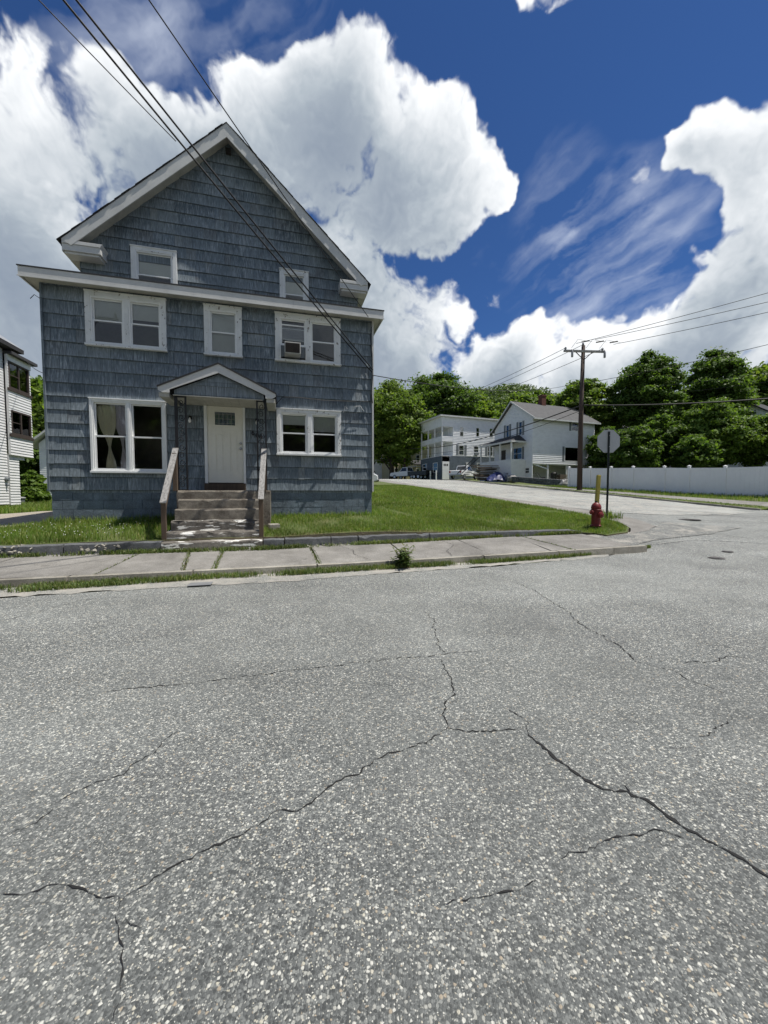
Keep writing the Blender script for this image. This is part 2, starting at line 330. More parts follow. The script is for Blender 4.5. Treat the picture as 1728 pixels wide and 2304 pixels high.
def m_leaf(name, cols, trans=.35, rough=.55):
    m, t, b, o = mat_new(name); geo = t.node('ShaderNodeNewGeometry'); tc = t.node('ShaderNodeTexCoord').outputs['Object']
    r = t.math('FRACT', t.math('ADD', geo.outputs['Random Per Island'], t.node('ShaderNodeObjectInfo').outputs['Random']))
    n = len(cols); c = t.ramp(r, [(i / max(1, n - 1), cc) for i, cc in enumerate(cols)])
    c = t.vmath('SCALE', c, scale=t.rng(t.noise(tc, .55, 4, .65), .3, .7, .70, 1.5)); c = t.mix(t.rng(t.noise(tc, 1.3, 4, .6), .5, .72, 0, .35), c, t.vmath('MULTIPLY', c, (1.35, 1.08, .9)))
    t.put(b.inputs['Base Color'], c); b.inputs['Roughness'].default_value = rough; b.inputs['Specular IOR Level'].default_value = .3
    tl = t.node('ShaderNodeBsdfTranslucent', {0: t.vmath('MULTIPLY', c, (1.15, 1.25, .55))})
    mx = t.node('ShaderNodeMixShader', {0: trans, 1: b.outputs[0], 2: tl.outputs[0]}); t.l.new(mx.outputs[0], o.inputs[0]); return m

def m_clap(name, col, dirt=.2):
    return simple(name, col, .55, dirt, 1.6, .1, 40, stretch=(1, 1, 1.6), lo=.42, hi=.75)

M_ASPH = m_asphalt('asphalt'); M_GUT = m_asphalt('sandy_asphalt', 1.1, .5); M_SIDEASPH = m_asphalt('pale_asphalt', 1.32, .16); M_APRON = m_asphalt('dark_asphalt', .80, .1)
M_SLAB = m_concrete('slab_concrete', (.265, .255, .235), (.19, .18, .16), .7); M_KERB = m_concrete('kerb_concrete', (.38, .36, .31), (.22, .20, .16), .7)
M_RET = m_concrete('retaining_concrete', (.155, .163, .17), (.09, .09, .088), .8); M_STEP = m_concrete('step_concrete', (.27, .245, .205), (.10, .085, .07), 1.); M_STEPW = m_concrete('painted_step_concrete', (.25, .23, .20), (.09, .08, .07), 1., .30)
M_SHING = m_shingle(); M_TRIM = m_trim(); M_GLASS = m_glass()
M_FASCIA = simple('white_fascia', (.61, .61, .59), .5, .16, 2.2, .06, 30); M_SOFF = simple('soffit_board', (.46, .45, .40), .6, .3, 3, .1)
M_VINYL = simple('white_vinyl', (.78, .79, .78), .38, .08, 3, .03); M_ROOF = simple('dark_roof_shingle', (.055, .055, .06), .9, .4, 6, .6, 80, isl=.3)
M_FOUND = m_concrete('painted_block', (.175, .22, .26), (.10, .115, .13), .6); M_DOOR = simple('cream_door_paint', (.76, .74, .655), .42, .08, 1.5, .02)
M_IRON = simple('black_iron', (.014, .014, .017), .5, .3, 20, .2); M_OLDWOOD = simple('weathered_wood', (.37, .36, .345), .85, .45, 1.0, .5, 3, col2=(.17, .165, .155), stretch=(26, 26, 1.6), lo=.4, hi=.66)
M_POSTWOOD = simple('brown_wood', (.125, .088, .06), .85, .4, 1.2, .5, 3, stretch=(22, 22, 1.5)); M_POLE = simple('creosote_pole', (.075, .052, .043), .9, .4, 1.0, .6, 3, stretch=(16, 16, .8))
M_DARK = simple('dark_room', (.035, .032, .03), .9, .3, 1); M_ROOM = simple('room_wall', (.16, .14, .12), .9, .3, 1); M_BLIND = simple('window_blind', (.74, .74, .71), .7, .1, 2)
M_STEEL = simple('galvanised_steel', (.38, .39, .40), .5, .2, 6, .05, metal=.6); M_SIGN = simple('sign_back', (.46, .47, .48), .5, .15, 2, .03, metal=.25)
M_RED = simple('hydrant_red', (.19, .016, .015), .5, .45, 5, .2, 30); M_YEL = simple('faded_yellow', (.50, .40, .075), .6, .4, 4, .2, 30); M_GREENPOST = simple('dark_green_steel', (.025, .033, .035), .55, .3, 8, .1)
M_FENCE = simple('fence_vinyl', (.86, .86, .86), .42, .06, 1.2, .02); M_BARK = simple('bark', (.085, .068, .054), .95, .5, 1.5, .8, 6, stretch=(9, 9, 1.4))
M_WHITE = m_clap('white_clapboard', (.72, .72, .71), .12); M_WHITE2 = m_clap('pale_clapboard', (.78, .79, .80), .14); M_BLUEGREY = m_clap('blue_grey_boards', (.12, .145, .17), .4); M_YELLOW = m_clap('yellow_clapboard', (.42, .37, .22), .2)
M_BROWN = simple('brown_frame', (.06, .043, .035), .6, .2, 4); M_SHUT = simple('grey_shutter', (.17, .19, .20), .6, .2, 3); M_GREYROOF = simple('grey_roof', (.10, .10, .102), .9, .3, 2.5, .4, 60); M_BRICK = simple('chimney_brick', (.16, .065, .05), .9, .4, 9, .4)
M_WIRE = simple('black_cable', (.012, .012, .013), .6, .1, 2, 0); M_CERAMIC = simple('grey_ceramic', (.30, .30, .31), .25, .1, 4, 0)
M_CARW = simple('white_car_paint', (.74, .75, .76), .25, .05, 1, 0); M_CARB = simple('black_car_paint', (.02, .02, .022), .3, .1, 1, 0); M_TYRE = simple('tyre', (.02, .02, .02), .9, .2, 9, .2); M_RIM = simple('alloy_rim', (.5, .5, .52), .35, .1, 3, 0, metal=.7); M_LAMPR = simple('red_lens', (.35, .02, .02), .25, .1, 3, 0)
M_DIRT = simple('soil', (.16, .125, .085), .95, .5, 3, .6, 25, col2=(.10, .11, .045), bdist=.03); M_GRAVEL = simple('gravel', (.45, .40, .33), .95, .55, 16, .9, 60, col2=(.26, .23, .185), bdist=.03)
M_TURF = simple('turf', (.085, .12, .03), .95, .4, 1.4, .8, 60, col2=(.12, .125, .045), bdist=.03); M_MULCH = simple('dead_grass', (.17, .13, .08), .95, .5, 8, .8, 40, bdist=.02)
M_BLADE = m_leaf('grass_blade', [(.085,.155,.024), (.11,.185,.03), (.14,.215,.04), (.185,.24,.06), (.28,.26,.11)], .45)
M_WEED = m_leaf('weed_leaf', [(.06,.105,.026), (.09,.14,.034), (.13,.165,.05), (.18,.18,.08)], .35); M_CLOVER = simple('clover_white', (.75, .75, .68), .8, .1, 3, 0)
M_LEAF = {'mid': m_leaf('leaf_mid', [(.07,.122,.02), (.105,.168,.028), (.14,.205,.036), (.19,.25,.05)], .5), 'dark': m_leaf('leaf_dark', [(.054,.100,.02), (.085,.145,.027), (.12,.182,.038)], .5),
          'bright': m_leaf('leaf_bright', [(.075,.135,.02), (.11,.18,.028), (.15,.22,.038)], .4), 'hill': m_leaf('leaf_hill', [(.055,.095,.025), (.08,.125,.03), (.11,.155,.038)], .25)}
M_CRACK = simple('crack_tar', (.018, .018, .018), .95, .3, 20, .3); M_CAST = simple('cast_iron', (.17, .162, .155), .8, .4, 12, .4)
M_CURT1 = simple('cream_curtain', (.78, .72, .54), .85, .12, 6, .05); M_CURT2 = simple('lilac_curtain', (.70, .64, .70), .85, .12, 6, .05)
M_TARP = simple('blue_tarp', (.02, .03, .12), .5, .3, 3, .2); M_ROCK = simple('boulder_stone', (.36, .35, .33), .9, .4, 4, .6, 20); M_LUMBER = simple('old_lumber', (.14, .11, .085), .9, .4, 3, .3, isl=.4); M_BULB = simple('frosted_bulb', (.8, .8, .78), .3, .02, 1, 0)
M_AC = simple('ac_casing', (.42, .42, .40), .5, .2, 4, .05)
M_BIN = simple('grey_bin', (.24, .25, .26), .5, .2, 3, .05)

# ------------------------------------------------------------------ terrain (heights relative to the eye)
YAW=.2592; CE,SE=math.cos(YAW),math.sin(YAW)

def sd(s,d): return (s*CE-d*SE, s*SE+d*CE)
def to_sd(x,y): return (x*CE+y*SE, -x*SE+y*CE)
class TPS:
    def __init__(self,pts,lam=.02):
        P=np.array(pts,float); self.P=P[:,:2]; n=len(P)
        K=self.k(self.P,self.P)+lam*np.eye(n)
        A=np.zeros((n+3,n+3)); A[:n,:n]=K; Q=np.c_[np.ones(n),self.P]; A[:n,n:]=Q; A[n:,:n]=Q.T
        self.c=np.linalg.solve(A,np.r_[P[:,2],0,0,0])
    def k(self,a,b):
        d2=((a[:,None,:]-b[None,:,:])**2).sum(-1); return np.sqrt(d2+.01)*-1   # linear RBF kernel: stays tame far out
    def __call__(self,X,Y):
        X=np.asarray(X,float); sh=X.shape; q=np.c_[X.ravel(),np.asarray(Y,float).ravel()]; n=len(self.P)
        return (self.k(q,self.P)@self.c[:n]+np.c_[np.ones(len(q)),q]@self.c[n:]).reshape(sh)
def ramp(t):   # side street profile, eye relative
    return -.60+.085*t if t<24 else 1.44+.03*(t-24) if t<60 else 2.52
def st(t,wd):  # side street point: t along, wd metres towards the blue house from far kerb
    return (16.26-.355*t-wd*.935, 18.58+.935*t-wd*.355)
ROAD=[(0,0,-1.55),(-6,0,-1.56),(6,0,-1.50),(-7,-12,-1.6),(8,-12,-1.5),(0,3.5,-1.52),(-4,3,-1.54),(5,4,-1.47),(-12,2,-1.58),(12,4,-1.33),(-25,-4,-1.7),(-40,-8,-1.9),(14,8,-1.12),(20,9,-.95),(30,10,-.6),(11,10.5,-1.12),(9,9.9,-1.25),(25,2,-1.0),(40,0,-.8)]
for s,d,z in [(-20,6.6,-1.62),(-12,6.6,-1.54),(-8,6.6,-1.50),(-4,6.65,-1.48),(0,6.6,-1.47),(4,6.7,-1.44),(8.2,7.4,-1.40),(-20,9,-1.5),(-9,9,-1.35),(-5,9,-1.30),(0,9,-1.29),(5,9,-1.28),(8,9.0,-1.22)]:
    ROAD.append((*sd(s,d),z))
for t in (-1.5,1,4,8,12,18,24,34,46,60,90):
    for wd in (0,4.5,9,11): ROAD.append((*st(t,wd),ramp(t)-(.04 if wd in(0,9,11) else 0)))
ROAD+=[(*st(-4,9),-1.0),(*st(-4,4.5),-.98),(*st(-4,0),-.85)]
for t,z in ((-6,-.2),(0,-.16),(6,.16),(12,.47),(20,1.0),(30,1.6),(45,2.4),(60,2.7)):
    ROAD.append((*st(t,-4.1),z)); ROAD.append((*st(t,-12),z+.25))
ROAD+=[(-20,21.6,-.9),(-11,13,-1.0),(-40,30,-.8),(-30,60,0),(-10,45,1.2),(30,60,3.5),(60,60,4),(80,20,1),(-80,80,0),(0,110,3),(60,120,5),(-60,-60,-2.2),(60,-60,-1),(0,-80,-1.8),(200,0,2),(-200,0,-2),(0,250,5),(300,300,8),(-300,300,2),(-300,-300,-2),(300,-300,0)]
LAWN=[]
for s,d,z in [(-12,9.1,-1.1),(-9,9.1,-1.06),(-5,9.1,-1.02),(-2.5,9.1,-1.0),(0,9.15,-.99),(4,9.3,-.99),(6.5,9.5,-1.0),(8.6,9.6,-1.08),(-9,11,-.9),(-5.4,11,-.72),(-2.5,11,-.66),(0,11,-.62),(2.57,11,-.60),(2.6,14,-.3),(2.6,20,.3),(-5.4,14,-.75),(-8,14,-.82),(-10,12,-.88),(5,11,-.80),(5,10,-.93),(-5,20,-.4),(-8,24,-.5),(-9,18,-.7)]:
    LAWN.append((*sd(s,d),z))
LAWN+=[(6.35,11.5,-.93),(-20,21.6,-.76),(-14,17,-.82),(-25,14,-1.05),(-40,30,-.8),(-30,60,0),(-10,45,1.2),(-80,80,0)]
for t in (-2,1,4,8,12,18,24,34,46,60): LAWN.append((*st(t,9.6 if t>0 else 9.9),ramp(t)+(.02)))
gR=TPS(ROAD)
for x,y in ((6.2,10.7),(6.6,10.8),(6.95,10.95),(7.35,11.5),(7.45,12.3),(7.35,12.95),(7.1,13.8)): LAWN.append((x,y,float(gR(np.array([x]),np.array([y]))[0])+.045))
gL=TPS(LAWN)
def sw(s,d): return -1.33+.010*max(0,s-1)+(d-7.2)*.072

def zR(x, y): return float(gR(np.array([x]), np.array([y]))[0]) + EYE
def zL(x, y): return float(gL(np.array([x]), np.array([y]))[0]) + EYE
def inpoly(X, Y, P):
    X = np.asarray(X); Y = np.asarray(Y); r = np.zeros(X.shape, bool); n = len(P)
    for i in range(n):
        x0, y0 = P[i]; x1, y1 = P[(i+1) % n]
        c = ((y0 > Y) != (y1 > Y)) & (X < (x1 - x0) * (Y - y0) / ((y1 - y0) or 1e-9) + x0); r ^= c
    return r
def dens(P, step):
    out = []
    for i in range(len(P)):
        a = Vector(P[i]); b = Vector(P[(i+1) % len(P)]); k = max(1, int((b-a).length / step))
        out += [tuple(a.lerp(b, j / k)) for j in range(k)]
    return out
def sheet(name, poly, zf, mat, steps, off=0, parent=None, rough=0, kind='structure', skirt=0):
    # steps: [(grid step, distance to which it is used)]
    P = []
    for q in dens(poly, 400): P.append(q)
    P2 = []
    for i in range(len(P)):
        a = Vector(P[i]); b = Vector(P[(i+1) % len(P)]); L = (b-a).length; t = 0
        while t < L - 1e-6:
            p = a.lerp(b, t / L); P2.append((p.x, p.y)); r = p.length
            st_ = next((s for s, R in steps if r < R), steps[-1][0]); t += st_
    if rough: P2 = [(x + random.uniform(-rough, rough), y + random.uniform(-rough, rough)) for x, y in P2]
    xs = [p[0] for p in P2]; ys = [p[1] for p in P2]; pts = []; lastR = 0
    for s, R in steps:
        gx = np.arange(max(min(xs), -R), min(max(xs), R), s); gy = np.arange(max(min(ys), -R), min(max(ys), R), s)
        if len(gx) and len(gy):
            GX, GY = np.meshgrid(gx, gy); GX = GX.ravel(); GY = GY.ravel(); rr = np.hypot(GX, GY); k = (rr < R) & (rr >= lastR) & inpoly(GX, GY, P2)
            pts += list(zip(GX[k], GY[k]))
        lastR = R
    V = [Vector(p) for p in P2 + pts]; n = len(P2)
    v, e, f, *_ = delaunay_2d_cdt(V, [(i, (i+1) % n) for i in range(n)], [], 1, 1e-4)
    A = np.array([(q.x, q.y) for q in v]); z = zf(A[:, 0], A[:, 1]) + off + EYE
    me = fastmesh(name, np.c_[A, z], [t if len(t) == 3 else t[:3] for t in f])
    o = link(name, me, mat, parent, smooth=True)
    up = sum(p.normal.z for p in list(me.polygons)[:50])
    if up < 0: me.flip_normals()
    if kind and not parent: o['kind'] = kind
    if skirt:
        zz = zf(np.array(xs), np.array(ys)) + off + EYE; n = len(P2); sk = MB(); sk.add([(x, y, z + .002) for (x, y), z in zip(P2, zz)] + [(x + .01, y - .01, z - skirt) for (x, y), z in zip(P2, zz)], [(i, i + n, (i+1) % n + n, (i+1) % n) for i in range(n)]); sk.build('soil_edge', M_DIRT, o)
    return o
swf = lambda X, Y: -1.33 + .010 * np.maximum(0, X * CE + Y * SE - 1) + ((-X * SE + Y * CE) - 7.2) * .072
# ground: one sheet to the horizon
ax = np.concatenate([-np.geomspace(900, 40, 26), np.arange(-38, 60, 1.0), np.geomspace(62, 900, 26)])
GX, GY = np.meshgrid(ax, ax); GZ = gR(GX, GY) - .12 + EYE
n = len(ax); I = np.arange(n * n).reshape(n, n)
me = fastmesh('ground', np.c_[GX.ravel(), GY.ravel(), GZ.ravel()], np.stack([I[:-1, :-1], I[:-1, 1:], I[1:, 1:], I[1:, :-1]], -1).reshape(-1, 4))
tag(link('ground', me, M_TURF, smooth=True), kind='structure')

# road: main street with the side street that climbs to the right of the house
ROADP = [sd(-70,6.62), sd(-8,6.6), sd(-4,6.6), sd(0,6.6), sd(4,6.72), sd(7,7.05), sd(8.5,7.5), sd(8.3,9.1), (7.6,11.1), (8.2,11.75), (8.42,12.74)] + [st(t, 9.0) for t in (-1.4, 2, 6, 12, 20, 30, 45, 60, 95)] + \
        [st(t, 0) for t in (95, 60, 45, 30, 20, 12, 6, 1, -1.2)] + [(17.6, 16.6), (19.4, 15.2), (22, 14.0), sd(70, 6.6), sd(70, -6.5), sd(-70, -6.5)]
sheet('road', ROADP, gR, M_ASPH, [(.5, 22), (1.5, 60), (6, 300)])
road = bpy.data.objects['road']
# the side street is surfaced in a paler worn asphalt, the corner apron in a darker patch
sheet('side_street', [st(-1.0, 8.8), st(2, 8.9), st(6, 8.95), st(12, 8.95), st(24, 8.95), st(60, 8.95), st(95, 8.95), st(95, .05), st(60, .05), st(24, .05), st(8, .05), st(1, .1), st(-1.6, .3), st(-2.4, 4), st(-2, 7)], gR, M_SIDEASPH, [(.5, 40), (1.5, 80), (6, 300)], .012, rough=.05)
sheet('road_patch', [sd(8.25,7.62), sd(9.2,7.95), sd(10.2,8.05), sd(11.6,8.0), sd(13.4,8.4), (9.9,12.2), (8.9,12.35), (8.25,11.7), (7.6,11.15), sd(8.2,9.05)], gR, M_APRON, [(.4, 60)], .014, rough=.04)
# road cracks
from mathutils.bvhtree import BVHTree
BV = [BVHTree.FromPolygons([v.co for v in o.data.vertices], [tuple(p.vertices) for p in o.data.polygons]) for o in (road, bpy.data.objects['side_street'], bpy.data.objects['road_patch'])]
def surfz(x, y):
    zs = [h[0].z for h in (b.ray_cast(Vector((x, y, 50)), Vector((0, 0, -1))) for b in BV) if h[0]]
    return max(zs) if zs else zR(x, y)
gut = sheet('gutter', [sd(-20,6.45), sd(-8,6.5), sd(-4,6.64), sd(-1.5,6.56), sd(1,6.62), sd(4,6.76), sd(6.5,6.95), sd(8.3,7.42), sd(8.4,7.55), sd(6.5,7.22), sd(4,7.2), sd(0,7.14), sd(-4,7.12), sd(-20,7.12)], lambda X, Y: np.array([surfz(a, b) - EYE for a, b in zip(X, Y)]), M_GUT, [(.2, 30)], .006, rough=.06)
def c3_(pts): return [(x / 1.92, 1300 + y / 1.92) for x, y in pts]
def c4_(pts): return [(864 + x / 1.92, 1200 + y / 1.92) for x, y in pts]
def hitR(px, py):
    r = ray(px, py); ts = np.concatenate([np.arange(1, 30, .02), np.arange(30, 90, .1)]); z = r.z * ts - gR(r.x * ts, r.y * ts)
    t = ts[np.argmax(z < 0)]; return Vector((r.x * t, r.y * t))
CRACKS = [(c4_([(170,340),(225,385),(215,440),(240,490),(270,520)]), .010), (c4_([(245,545),(260,600),(295,650),(290,710),(270,760),(265,825),(275,845)]), .013),
 (c4_([(275,845),(180,905),(60,945),(0,965)]) + c3_([(1530,860),(1420,905),(1280,1000),(1190,1015),(1090,1095),(930,1175),(830,1220),(700,1290),(640,1330),(520,1405)]), .009),
 (c3_([(520,1405),(400,1385),(290,1350),(200,1345),(100,1380),(0,1400)]), .009), (c3_([(520,1405),(500,1500),(520,1620),(530,1700),(510,1800),(470,1928)]), .009),
 (c4_([(275,840),(370,865),(460,860),(540,850),(615,855)]), .012), (c4_([(615,855),(690,930),(770,990),(850,1060),(950,1105),(1050,1125),(1150,1180),(1250,1250),(1350,1310),(1450,1360),(1560,1415),(1659,1470),(1800,1560)]), .020),
 (c4_([(520,750),(600,795),(620,830),(615,855)]), .010), (c4_([(975,1065),(1040,1100),(1090,1140)]), .013), (c4_([(880,1075),(960,1100),(1010,1135)]), .006),
 (c4_([(550,210),(640,240),(720,295),(800,345),(840,385),(920,435),(1000,480),(1090,550),(1150,575)]), .014), (c4_([(1150,575),(1250,600),(1330,640),(1480,695)]), .008),
 (c4_([(420,510),(270,522),(200,535),(0,550)]) + c3_([(1400,390),(1200,410),(1000,435),(800,455),(600,475),(440,495)]), .009), (c4_([(1330,1330),(1250,1310),(1180,1300),(1080,1310),(960,1315),(870,1375),(740,1410)]), .009),
 (c4_([(700,1490),(560,1550),(400,1580),(250,1615)]), .007), (c4_([(1500,795),(1440,840),(1400,880),(1330,882)]), .009), (c4_([(1330,925),(1220,930)]), .007), (c4_([(1600,545),(1480,535),(1400,560),(1260,560)]), .010),
 (c3_([(810,640),(720,700),(620,790),(530,855),(370,910),(250,975),(180,1040),(100,1100),(0,1130)]), .006), ([(1428,1231),(1500,1223),(1566,1216),(1640,1219),(1740,1226)], .03), ([(1388,1161),(1440,1168),(1530,1184),(1600,1200),(1690,1212)], .025), ([(1520,1166),(1590,1160),(1700,1150)], .02), ([(0,1400),(180,1352),(360,1338)], .008), ([(1130,1098),(1250,1111),(1420,1129)], .03)]
for pl, wdt in list(CRACKS):
    for _ in range(1 if len(pl) > 4 else 0):   # fine side branches
        i = random.randrange(len(pl) - 1); a, b = pl[i], pl[i+1]; f = random.random(); q = (a[0] + (b[0]-a[0])*f, a[1] + (b[1]-a[1])*f); u = (q[1] - 1150) / 600
        CRACKS.append(([q, (q[0] + random.uniform(-1, 1) * 60 * u, q[1] + random.uniform(-.6, .6) * 40 * u), (q[0] + random.uniform(-1, 1) * 110 * u, q[1] + random.uniform(-.6, .9) * 60 * u)], wdt * .3))
for pl, wdt in CRACKS:
    if min(q[1] for q in pl) < 1100: continue
    P = [hitR(*q) for q in pl]; Q = []
    for a, b in zip(P[:-1], P[1:]):
        k = max(2, int((b - a).length / .022)); k = min(k, 90)
        for j in range(k): Q.append(a.lerp(b, j / k))
    Q.append(P[-1]); mb = MB(); L = []; R_ = []; ph = random.random() * 9
    off = 0; wob = 0; amp = min(.012, .004 * (Q[0].length))
    for i, q in enumerate(Q):
        d = (Q[min(i+1, len(Q)-1)] - Q[max(i-1, 0)]).normalized(); nn = Vector((-d.y, d.x))
        wob = .72 * wob + random.uniform(-amp, amp) * 1.35; e = min(1, i / 6, (len(Q) - 1 - i) / 6)
        w = wdt * .40 * (.15 + random.random() ** 1.5 * 1.5) * (.3 + .7 * e); c = q + nn * wob; L.append(c + nn * w); R_.append(c - nn * w)
    A = L + R_; zz = [surfz(a.x, a.y) + .004 for a in A]
    n = len(L); mb.add([(a.x, a.y, z) for a, z in zip(A, zz)], [(i, i + n, i + n + 1, i + 1) for i in range(n - 1)])
    mb.build('crack', M_CRACK, road)

# sidewalk slabs
SWJ = [(-9.4,-9.4), (-6.6,-6.7), (-4.9,-5.0), (-2.79,-2.98), (-1.91,-1.66), (-1.23,-1.17), (.61,.67), (2.52,2.46), (4.3,4.3), (6.02,5.80), (6.22,6.38), (8.17,8.12)]
sw_ = tag(empty('sidewalk'), kind='structure')
sheet('bed', [sd(-20,7.16), sd(8.2,7.3), sd(8.2,9.12), sd(-20,9.1)], swf, M_DIRT, [(.5, 60)], -.035, parent=sw_)
for (b0, f0), (b1, f1) in zip(SWJ[:-1], SWJ[1:]):
    g_ = .018; d0f = 7.26 + .02 * max(0, f0 - 3); d1f = 7.26 + .02 * max(0, f1 - 3); mb = MB(); nu, nv = 6, 5; tl = random.uniform(-.012, .012); tl2 = random.uniform(-.014, .014)
    top = []
    for j in range(nv + 1):
        for i in range(nu + 1):
            a = i / nu; c = j / nv; sF = f0 + g_ + (f1 - f0 - 2 * g_) * a; sB = b0 + g_ + (b1 - b0 - 2 * g_) * a; dF = d0f + (d1f - d0f) * a
            s = sF + (sB - sF) * c; d = dF + (8.97 - dF) * c
            if i in (0, nu): s += random.uniform(-.012, .012)
            if j == 0: d += random.uniform(-.02, .03)
            x, y = sd(s, d); top.append((x, y, sw(s, d) + EYE + tl * (a - .5) + tl2 * (c - .5) + random.uniform(-.003, .003)))
    N1 = len(top); bot = [(x, y, z - .07) for x, y, z in top]; ix = lambda i, j: j * (nu + 1) + i
    fs = [(ix(i, j), ix(i+1, j), ix(i+1, j+1), ix(i, j+1)) for j in range(nv) for i in range(nu)]
    rim = [ix(i, 0) for i in range(nu)] + [ix(nu, j) for j in range(nv)] + [ix(i, nv) for i in range(nu, 0, -1)] + [ix(0, j) for j in range(nv, 0, -1)]
    fs += [(rim[k], rim[k] + N1, rim[(k+1) % len(rim)] + N1, rim[(k+1) % len(rim)]) for k in range(len(rim))]
    mb.add(top + bot, fs); mb.build('slab', M_SLAB, sw_)
# cracks and a patch edge in the slabs
for pl in ([(-4.4, 8.2), (-4.0, 8.0), (-3.5, 8.05), (-3.1, 7.9)], [(-.9, 7.3), (-.3, 7.5), (.1, 7.45), (.5, 7.7)], [(1.2, 8.9), (1.5, 8.3), (1.45, 7.9), (1.7, 7.3)], [(3.4, 7.3), (3.5, 7.8), (3.9, 8.3), (3.85, 8.95)], [(-5.9, 8.9), (-5.6, 8.3), (-5.75, 7.8), (-5.5, 7.3)]):
    mb = MB(); Q = []
    for (s0, d0), (s1, d1) in zip(pl[:-1], pl[1:]):
        for j in range(14): Q.append((s0 + (s1 - s0) * j / 14 + random.uniform(-.012, .012), d0 + (d1 - d0) * j / 14 + random.uniform(-.012, .012), random.uniform(.002, .007)))
    A = [sd(s + w_, d) + (sw(s, d) + EYE + .012,) for s, d, w_ in Q] + [sd(s - w_, d + w_ * .5) + (sw(s, d) + EYE + .012,) for s, d, w_ in Q]; n = len(Q); mb.add(A, [(i, i + 1, i + n + 1, i + n) for i in range(n - 1)]); mb.build('slab_crack', M_CRACK, sw_)
# kerb stones along the gutter
kb = tag(empty('street_kerb'), kind='structure'); s = -9.5
while s < 8.4:
    e = min(8.45, s + random.uniform(1.5, 2.4)); mb = MB(); off = random.uniform(-.02, .02)
    for i in range(8):
        a = s + .015 + (e - s - .03) * i / 8; b = s + .015 + (e - s - .03) * (i + 1) / 8
        for (q, r_) in ((a, b),):
            def P_(s_, dd, zz): x, y = sd(s_, dd + .02 * max(0, s_ - 3)); return (x, y, sw(s_, 7.2) + EYE + zz)
            h1, h2 = random.uniform(-.004, .004), 0
            mb.add([P_(q, 7.12+off, -.16), P_(r_, 7.12+off, -.16), P_(r_, 7.24+off, -.16), P_(q, 7.24+off, -.16), P_(q, 7.13+off, .008), P_(r_, 7.13+off, .008), P_(r_, 7.24+off, .012), P_(q, 7.24+off, .012)],
                   [(4,5,6,7), (0,1,5,4), (3,7,6,2)] + ([(0,4,7,3)] if i == 0 else []) + ([(1,2,6,5)] if i == 7 else []))
    mb.build('kerb_stone', M_KERB, kb); s = e
# low retaining kerb in front of the lawn
rt = tag(empty('retaining_kerb', label='low dark grey concrete retaining kerb along the lawn edge', cat='kerb'))
RETJ = [-10, -7.3, -5.55, -4.2, -2.45, -.42, .05, 1.1, 1.75, 3.6, 5.5, 6.6, 8.35]
def retd(s): return 8.98 + .033 * max(0, s - 1)
for a, b in zip(RETJ[:-1], RETJ[1:]):
    mb = MB(); k = max(3, int((b - a) / .16)); ja = random.uniform(-.02, .02); rows = []; hz = random.uniform(-.02, .012)
    stepped = -2.5 < a < -.5
    for i in range(k + 1):
        s = a + .012 + (b - a - .024) * i / k; dd = retd(s) + ja - (.10 if stepped else 0); top = -1.005 + hz + random.uniform(-.008, .008)
        if s > 7.9: top -= .05 * (s - 7.9) / .45
        chip = -.05 if (random.random() < .05 and not stepped) else 0; dp = .42 if stepped else .17
        rows.append([sd(s, dd - .02) + (sw(s, dd) + EYE - .1,), sd(s, dd + random.uniform(-.006, .006)) + (top + EYE - .022 + chip,), sd(s, dd + .025) + (top + EYE + chip,), sd(s, dd + dp) + (top + EYE,), sd(s, dd + dp) + (sw(s, dd) + EYE - .1,)])
    vs = [p for r in rows for p in r]; fs = []
    for i in range(k):
        for j in range(4): fs.append((i*5+j, (i+1)*5+j, (i+1)*5+j+1, i*5+j+1))
    fs += [(4,3,2,1,0), tuple(k*5+j for j in range(5))]
    mb.add(vs, [f[::-1] for f in fs]); mb.build('kerb_block', M_STEPW if stepped else M_RET, rt)

# lawn, gravel drive, corner path, far verge
LAWNP = [sd(-30,9.12), sd(-10,9.12), sd(-2.5,9.12), sd(1,9.13), sd(4,9.2), sd(8.2,9.36), sd(8.6,9.05), (6.2,10.70), (6.95,10.95), (7.35,11.5), (7.45,12.3), (7.35,12.95), st(-1.0, 10.35), st(1, 10.3), st(4, 10.35), st(8, 10.3), st(16, 10.3), st(30, 10.3), st(60, 10.3), (-60, 90), (-70, 20)]
lawn = sheet('lawn', LAWNP, gL, M_TURF, [(.4, 26), (2, 60), (8, 300)], 0, rough=.03, skirt=.3)
DRIVEP = [sd(-30,11.9), sd(-12,11.6), sd(-8,11.0), sd(-6.2,10.9), sd(-5.3,11.3), sd(-5.3,22), sd(-8.4,23), sd(-9.4,19), sd(-13,16.4), sd(-30,17)]
sheet('gravel_drive', DRIVEP, gL, M_GRAVEL, [(.4, 60)], .02, rough=.06)
sheet('corner_path', [st(30, 8.98), st(12, 8.98), st(6, 8.98), st(2, 9.0), st(-1.4, 9.0), (8.46, 12.74), (8.32, 11.72), (7.7, 11.2), (6.98, 10.9), (7.4, 11.5), (7.55, 12.3), (7.42, 13.1), st(1, 10.34), st(4, 10.4), st(8, 10.4), st(30, 10.4)], gR, M_SLAB, [(.4, 60)], .02, rough=.02)
sheet('side_path', [st(t, -1.0) for t in (-3, 0, 6, 12, 20, 28)] + [st(t, -2.1) for t in (28, 20, 12, 6, 0, -3)] + [(19.9, 16.2), (22, 15.2), (22, 14.3), (19.6, 15.6)], gR, M_SLAB, [(.6, 60)], .05, rough=.03)
sheet('side_verge', [st(t, -.12) for t in (-1.5, 2, 8, 14, 20, 30)] + [st(t, -1.05) for t in (30, 20, 14, 8, 2, -1.5)], gR, M_TURF, [(.5, 60)], .045, rough=.05)
